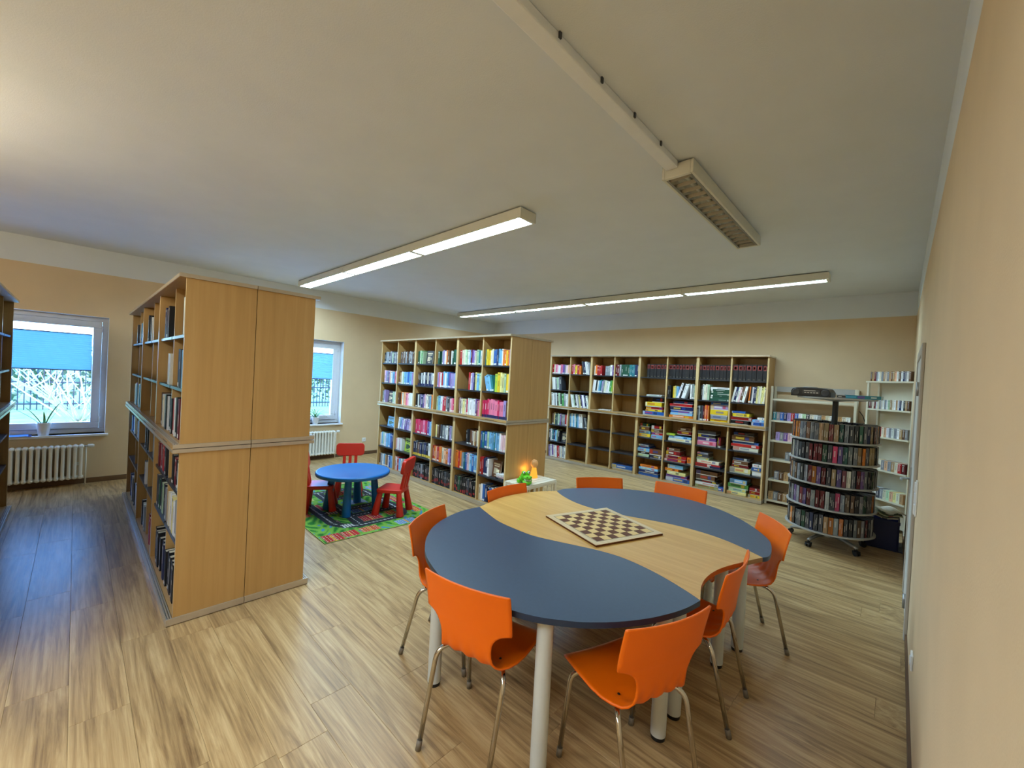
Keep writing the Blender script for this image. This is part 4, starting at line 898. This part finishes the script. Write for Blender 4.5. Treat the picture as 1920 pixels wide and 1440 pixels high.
# ------------------------------------------------------------------ white crate table, toy crocodile, glowing lamp
ct = thing('crate_table', 'small white slatted crate table at the end of middle bookcase', 'side table', (-3.365, 4.02, 0))
for k in range(5): MB().box(-.175 + k * .0715, -.175 + k * .0715 + .064, -.30, .30, .405, .42).obj('top_slat', M['crateW'], ct)
for sx in (-1, 1):
    for sy in (-1, 1): MB().box(sx * .172 - .014, sx * .172 + .014, sy * .284 - .014, sy * .284 + .014, 0, .4045).obj('leg', M['crateW'], ct)
for sy in (-1, 1): MB().box(-.157, .157, sy * .287 - .008, sy * .287 + .008, .375, .4045).obj('side_rail', M['crateW'], ct)
for sx in (-1, 1): MB().box(sx * .172 - .008, sx * .172 + .008, -.269, .269, .375, .4045).obj('side_rail', M['crateW'], ct)
for k in range(6): MB().box(.164, .176, -.22 + k * .088 - .008, -.22 + k * .088 + .008, .06, .3745).obj('side_slat', M['crateW'], ct)
for k in range(3): MB().box(-.08 + k * .08 - .008, -.08 + k * .08 + .008, -.293, -.283, .06, .3745).obj('side_slat', M['crateW'], ct)
MB().box(.158, .182, -.269, .269, .045, .0595).box(-.182, -.158, -.269, .269, .045, .0595).box(-.157, .157, -.295, -.279, .045, .0595).obj('bottom_rail', M['crateW'], ct)
cr_ = thing('toy_crocodile', 'green plastic toy crocodile with open jaw on the white crate', 'toy', (-3.29, 3.83, .4203), R(-28))   # faces local +x
def blob(b, c, r, n=14, m_=9):
    rings = []
    for i in range(m_ + 1):
        th = math.pi * i / m_; rings.append([b.addv((c[0] + r[0] * math.sin(th) * math.cos(2 * math.pi * k / n), c[1] + r[1] * math.sin(th) * math.sin(2 * math.pi * k / n), c[2] + r[2] * math.cos(th))) for k in range(n)])
    for a, c2 in zip(rings, rings[1:]):
        for k in range(n): b.face((a[k], c2[k], c2[(k + 1) % n], a[(k + 1) % n]))
b = MB(); blob(b, (.045, 0, .030), (.07, .055, .030)); b.obj('lower_jaw', M['croc'], cr_, True)
b = MB(); blob(b, (-.03, 0, .085), (.06, .058, .055)); blob(b, (.055, 0, .088), (.062, .05, .026)); blob(b, (.095, -.025, .1), (.018, .018, .016)); blob(b, (.095, .025, .1), (.018, .018, .016)); b.obj('head', M['croc'], cr_, True)
b = MB(); blob(b, (-.075, .0, .045), (.06, .065, .045)); blob(b, (-.05, -.075, .03), (.035, .025, .03)); blob(b, (-.05, .075, .03), (.035, .025, .03)); b.obj('body', M['croc'], cr_, True)
for s in (-1, 1):
    b = MB(); blob(b, (-.005, s * .03, .135), (.026, .024, .026)); e = b.obj('eye_bump', M['croc'], cr_, True)
    b = MB(); blob(b, (.014, s * .03, .14), (.012, .015, .016)); b.obj('eye', M['tooth'], e, True); b = MB(); blob(b, (.0225, s * .03, .140), (.006, .008, .010)); b.obj('pupil', M['black'], e, True)
    b = MB(); blob(b, (.111, s * .025, .104), (.004, .005, .005), 8, 6); b.obj('nostril', M['black'], cr_, True)
for k in range(7):
    a = R(-75 + 25 * k); MB().lathe([(.007, 0), (.006, .012), (.002, .017)], 8, .05 + .052 * math.cos(a), .042 * math.sin(a), .0555).obj('tooth', M['tooth'], cr_, True)
lp = thing('night_light', 'small glowing orange lamp with egg shade on the white crate', 'lamp', (-3.44, 4.16, .4203))
MB().lathe([(.05, 0), (.052, .006), (.044, .05), (.034, .10), (.030, .125), (.026, .13)], 24).obj('lamp_body', M['amber'], lp, True)
b = MB(); blob(b, (0.0, 0.0, .185), (.05, .05, .056), 20, 14); b.obj('lamp_shade', M['egg'], lp, True)
pl_ = bpy.data.lights.new('night_light_glow', 'POINT'); pl_.energy = 0.5; pl_.color = (1, .5, .08); pl_.shadow_soft_size = .03
po = bpy.data.objects.new('night_light_glow', pl_); C.objects.link(po); po.parent = lp; po.location = (-.075, -.05, .10)

# ------------------------------------------------------------------ media carousel
RX, RY = -.53, 6.0
mc = thing('media_carousel', 'revolving grey tower of film cases on castors', 'carousel', (RX, RY, 0))
smooth_angle(MB().lathe([(.028, .10), (.028, 1.635)], 20).obj('pole', M['black'], mc))
smooth_angle(MB().lathe([(.075, .085), (.075, .135), (.04, .15)], 24).obj('hub', M['silver'], mc))
for k in range(5):
    a = R(-112 + 72 * k); ca, sa_ = math.cos(a), math.sin(a)
    am = MB(); am.M = Matrix.Rotation(a, 4, 'Z'); am.v = []; am.tube([(.05, 0, .115), (.20, 0, .11), (.33, 0, .088), (.36, 0, .075)], [.024, .022, .018, .016], 10); ar = am.obj('base_arm', M['silver'], mc, True)
    q = MB(); q.M = Matrix.Translation((.35 * ca, .35 * sa_, 0)) @ Matrix.Rotation(a, 4, 'Z'); q.lathe([(.012, .052), (.012, .074)], 10)
    for s in (-1, 1):
        q2 = Matrix.Translation((.35 * ca, .35 * sa_, .026)) @ Matrix.Rotation(a, 4, 'Z') @ Matrix.Translation((0.01, s * .014, 0)) @ Matrix.Rotation(R(90), 4, 'X'); mm = q.M; q.M = q2; q.lathe([(.0255, -.009), (.0255, .009)], 18); q.M = mm
    q.box(-.02, .03, -.024, .024, .03, .054)
    q.obj('castor', M['black'], mc)
TIERS = [1.205, .975, .725, .465, .205]; RR_ = .415
for z in TIERS:
    smooth_angle(MB().lathe([(.03, z - .012), (RR_ - .01, z - .016), (RR_, z - .014), (RR_, z), (RR_ - .004, z + .001), (.03, z + .001)], 64).obj('tray', M['tray'], mc))
    smooth_angle(MB().lathe([(.19, z + .0015), (.19, z + .17)], 32).obj('inner_drum', M['black'], mc))
smooth_angle(MB().lathe([(.03, 1.635), (.10, 1.645), (.34, 1.66), (.365, 1.662), (.365, 1.678), (.03, 1.679)], 64).obj('top_tray', M['tray'], mc))
DV = [PAL[q] for q in 'DDeDbeMnNeDOtPMeeDwGcte']; DP = [PAL[q] for q in 'XMPXMMDM']
ncase = 56; dvd_i = 0
viewa = math.atan2(-RY, -RX)
for ti, z in enumerate(TIERS):
    k = 0; ang = 0.0
    while k < ncase:
        a = viewa + math.pi * 2 * (k + .5) / ncase
        rel = (math.degrees(a - viewa) + 180) % 360 - 180
        src = DP if (ti in (1, 3) and -45 < rel < 12 and random.random() < .75) else DV
        nm, rgb = random.choice(src); col = jit(lin(tuple(.66 * q + .34 * 62 for q in rgb)), .3); t = random.uniform(.033, .041); hh = .186 + random.uniform(-.006, .006); ti_ = .024
        b = MB(); b.cur = lin((40, 40, 44)); lo = [b.addv(p) for p in ((0, -ti_ / 2, 0), (.135, -t / 2, 0), (.135, t / 2, 0), (0, ti_ / 2, 0))]; hi = [b.addv(p) for p in ((0, -ti_ / 2, hh), (.135, -t / 2, hh), (.135, t / 2, hh), (0, ti_ / 2, hh))]
        b.face(lo[::-1]); b.face(hi)
        for q in range(4):
            b.cur = col if q == 1 else lin((40, 40, 44)); b.face((lo[q], lo[(q + 1) % 4], hi[(q + 1) % 4], hi[q]))
        ns = random.choice((1, 2, 2, 3)); e = .1353                       # spines of the discs inside the sleeve
        for q in range(ns):
            y0_ = -t / 2 + .001 + (t - .002) * q / ns; y1_ = -t / 2 + .001 + (t - .002) * (q + .82) / ns; c2 = jit(col, .45); b.cur = c2
            b.quad((e, y0_, .004), (e, y1_, .004), (e, y1_, hh - .004), (e, y0_, hh - .004))
            lt = tuple(.5 * x + .5 * y for x, y in zip(c2, lin((215, 208, 198)) if sum(c2) < .9 else lin((70, 60, 62)))); b.cur = lt; z0 = random.uniform(.15, .5); m_ = (y0_ + y1_) / 2; w_ = (y1_ - y0_) * .2
            b.quad((e + .0004, m_ - w_, hh * z0), (e + .0004, m_ + w_, hh * z0), (e + .0004, m_ + w_, hh * (z0 + .35)), (e + .0004, m_ - w_, hh * (z0 + .35)))
        o = b.obj('film_case', M['gloss']); r0 = RR_ - .02 - .135 + random.uniform(-.008, .003)
        o.location = (RX + r0 * math.cos(a), RY + r0 * math.sin(a), z + .0015); o.rotation_euler = (0, 0, a)
        side = 'front' if abs(rel) < 90 else 'back'
        n_ = (k + ncase // 4) % ncase if side == 'front' else k - ncase // 4
        tag(o, '%s film case, %s from %s on %s tier of carousel %s' % (nm, ORD[max(0, n_)], 'left' if side == 'front' else 'right', ROWN[ti] if ti < 4 else 'bottom', side), 'film case', 'film cases on the media carousel'); k += 1
# on top of the carousel
st = thing('cd_player', 'black portable stereo on top of the media carousel', 'stereo', (RX - .20, RY - .14, 1.6795), R(-6))
bd = MB(); P = [(-.19, .0), (.19, .0), (.19, .05), (.165, .085), (.10, .095), (-.13, .097), (-.175, .085), (-.19, .06)]
f0 = [bd.addv((x, -.11, z)) for x, z in P]; f1 = [bd.addv((x, .11, z * (1 if z < .01 else 1.08))) for x, z in P]; bd.face(f0); bd.face(f1[::-1])
for k in range(len(P)): bd.face((f0[k], f1[k], f1[(k + 1) % len(P)], f0[(k + 1) % len(P)]))
bevel(bd.obj('stereo_body', M['black'], st), .006)
MB().box(-.075, .09, -.118, -.1105, .030, .072).obj('control_panel', M['darkgrey'], st)
MB().box(-.06, .05, -.122, -.1185, .060, .070).obj('silver_strip', M['silver'], st)
for k in range(5): MB().box(-.055 + k * .028, -.055 + k * .028 + .018, -.121, -.1185, .036, .048).obj('button', M['silver'], st)
for s in (-1, 1):
    q = MB(); q.M = Matrix.Translation((s * .138, -.1105, .045)) @ Matrix.Rotation(R(90), 4, 'X'); q.lathe([(.036, 0), (.038, .004), (.032, .005), (.01, .002)], 24); q.obj('speaker_grille', M['darkgrey'], st, True)
MB().lathe([(.07, .1048), (.066, .109), (.02, .110)], 24, -.03, 0, 0).obj('disc_lid', M['silver'], st, True)
b = MB(); b.cur = lin((150, 150, 150)); b.bbox(-.045, .045, -.07, .07, 0, .034, .002); b.cur = lin((60, 60, 64)); b.quad((-.04, -.0704, .006), (.04, -.0704, .006), (.04, -.0704, .028), (-.04, -.0704, .028)); b.cur = lin((200, 196, 180)); b.quad((-.03, -.0708, .012), (.0, -.0708, .012), (.0, -.0708, .022), (-.03, -.0708, .022))
o = b.obj('cassette_deck', M['gloss'], None, False, (RX + .07, RY - .17, 1.6795)); tag(o, 'small grey box beside the stereo on the carousel top', 'box')
b = MB(); b.cur = lin((18, 122, 140)); b.bbox(-.15, .15, -.10, .10, 0, .038, .002); e = -.1004; b.cur = lin((60, 160, 190)); b.quad((-.14, e, .008), (-.05, e, .008), (-.05, e, .03), (-.14, e, .03)); b.cur = lin((90, 80, 150)); b.quad((-.04, e, .006), (.02, e, .006), (.02, e, .032), (-.04, e, .032)); b.cur = lin((190, 220, 215)); b.quad((.07, e, .012), (.115, e, .012), (.115, e, .026), (.07, e, .026))
o = b.obj('game_box', M['gloss'], None, False, (RX + .25, RY - .15, 1.6795), (0, 0, R(-4))); tag(o, 'flat teal box lying on the right side of carousel top', 'box')

# ------------------------------------------------------------------ cream metal shelves with cd cases
def cds(t_loc, rz, z, x0, x1, y0, codes, shelfname, rack):
    x = x0; i = 0; Mr = Matrix.Translation(t_loc) @ Matrix.Rotation(rz, 4, 'Z')
    for i, q in enumerate(codes.replace(' ', '')):
        t = (x1 - x0) / len(codes.replace(' ', ''))
        if q != '_':
            nm, rgb = PAL[q]; col = jit(lin(rgb), .2); b = MB(); b.cur = col; b.box(0, t - .0015, 0, .13, 0, .122); ink = lin((240, 235, 225)) if sum(col) < .9 else lin((70, 60, 60))
            ink = tuple(.4 * x + .6 * y for x, y in zip(ink, col)); b.cur = ink; b.quad((t * .25, -.0004, .03), (t * .55, -.0004, .03), (t * .55, -.0004, .095), (t * .25, -.0004, .095)); b.cur = jit(ink, .3); b.quad((t * .1, -.0004, .102), (t * .75, -.0004, .102), (t * .75, -.0004, .114), (t * .1, -.0004, .114))
            o = b.obj('cd_case', M['gloss']); o.matrix_world = Mr @ Matrix.Translation((x, y0 + random.uniform(0, .008), z + .0006))
            tag(o, '%s cd case, %s from left on %s shelf of %s' % (nm, ORD[i], shelfname, rack), 'cd case', 'cd cases on the cream metal shelves')
        x += t
ew = 1.02
es = thing('metal_shelf', 'low wide cream metal shelf behind the carousel', 'shelf', (-1.435, 7.30, 0))
EZ = [1.61, 1.285, .98, .69, .385, .07]
for s in (0, 1): MB().box(s * (ew - .03), s * (ew - .03) + .03, .0, .03, 0, 1.80).box(s * (ew - .03), s * (ew - .03) + .03, .27, .30, 0, 1.80).box(s * (ew - .03) + .005, s * (ew - .03) + .025, .03, .27, .05, .08).obj('upright', M['cream'], es)
MB().box(.03, ew - .03, .27, .29, 1.72, 1.80).obj('top_rail', M['tray'], es)
for z in EZ: MB().box(.031, ew - .031, .0, .268, z - .028, z).obj('shelf_board', M['cream'], es)
for nm, z, c in zip(ROWN[1:] , EZ[1:], ['T e B N l R B w h D c w e t c w e t c w', '_ l e P k w D e _ c w _ e n t D c e', '_ _ _ e n t D _ _', '_ e n t D e n e n t e D n e D', 't e n t D n e t R w Y n e t n']):
    cds((-1.435, 7.30, 0), 0, z, .045, ew - .06 if len(c) > 24 else .6, .015, c, nm, 'low cream rack')
fw = .60; fa = R(138.8 - 180); fo = (-.322, 7.30, 0)     # stands diagonally across the corner
fs = thing('metal_shelf', 'tall cream metal shelf standing across the far right corner', 'shelf', fo, fa)
FZ = [1.922, 1.56, 1.205, .785, .415]
for s in (0, 1): MB().box(s * (fw - .025), s * (fw - .025) + .025, .0, .025, 0, 1.90).box(s * (fw - .025), s * (fw - .025) + .025, .16, .185, 0, 1.90).obj('upright', M['cream'], fs)
MB().box(.026, fw - .026, .186, .19, .05, 1.90).obj('back_panel', M['cream'], fs)
for z in FZ: MB().box(-.005 if z > 1.9 else .026, fw + .005 if z > 1.9 else fw - .026, -.015, .185, z - .02, z).obj('shelf_board', M['cream'], fs)
for nm, z, c in zip(ROWN, FZ, ['n t M e w c e t c e t n t p w n w N e w n', 'M n c M w c e c w e w h t c w t w N w b t n', 'P L Y c p R c p w e w e w t n e', 'w k c t c e p e t c R M', 'e w s w D e c h p y c t']):
    cds(fo, fa, z, .04, fw - .05, -.005, c, nm, 'tall corner rack')
nb = thing('storage_crate', 'navy blue storage crate on the floor under the corner rack', 'crate', (-.04, 6.50, 0), R(0))
bevel(MB().box(-.19, .19, -.20, .20, .0, .012).box(-.19, -.18, -.20, .20, .0125, .33).box(.10, .11, -.20, .20, .0125, .33).box(-.1795, .0995, -.20, -.19, .0125, .33).box(-.1795, .0995, .19, .20, .0125, .33).obj('crate_body', M['crate'], nb), .003)
MB().box(-.195, .115, -.206, -.2005, .30, .335).obj('rim', M['crate'], nb); 
for i, (c1, c2) in enumerate((((214, 206, 180), (90, 80, 70)), ((190, 196, 160), (150, 60, 50)), ((224, 220, 205), (70, 90, 70)))):
    b = MB(); W_, D_ = .26 - .02 * i, .34 - .03 * i; b.cur = lin(c1); n = 6; prev = None
    for k in range(n + 1):
        u = -W_ / 2 + W_ * k / n; z = .012 * math.sin(k * 1.3 + i); r = [b.addv((u, -D_ / 2, z)), b.addv((u, D_ / 2, z + .01)), b.addv((u, -D_ / 2, z + .010)), b.addv((u, D_ / 2, z + .02))]
        if prev: b.face((prev[0], r[0], r[1], prev[1])[::-1]); b.face((prev[2], r[2], r[3], prev[3])); b.cur = lin(c2) if k % 3 == 1 else lin(c1); b.face((prev[0], r[0], r[2], prev[2])); b.cur = lin(c1); b.face((prev[1], prev[3], r[3], r[1]))
        prev = r
    o = b.obj('newspaper', M['paper'], None, False, (-.055 + .012 * i, 6.48, .352 + .026 * i), (0, 0, R(-8 + 14 * i))); tag(o, ['lowest newspaper lying on the navy crate', 'middle newspaper lying on the navy crate', 'topmost newspaper lying on the navy crate'][i], 'newspaper')
cab = MB().tube([(-.40, 7.56, 1.50), (-.36, 7.57, 1.44), (-.33, 7.58, 1.34), (-.325, 7.585, 1.2), (-.33, 7.59, .9), (-.34, 7.59, .3)], .005, 8).obj('power_cable', M['black'], None, True); tag(cab, 'dark power cable hanging down the far wall beside the cream rack', 'cable')
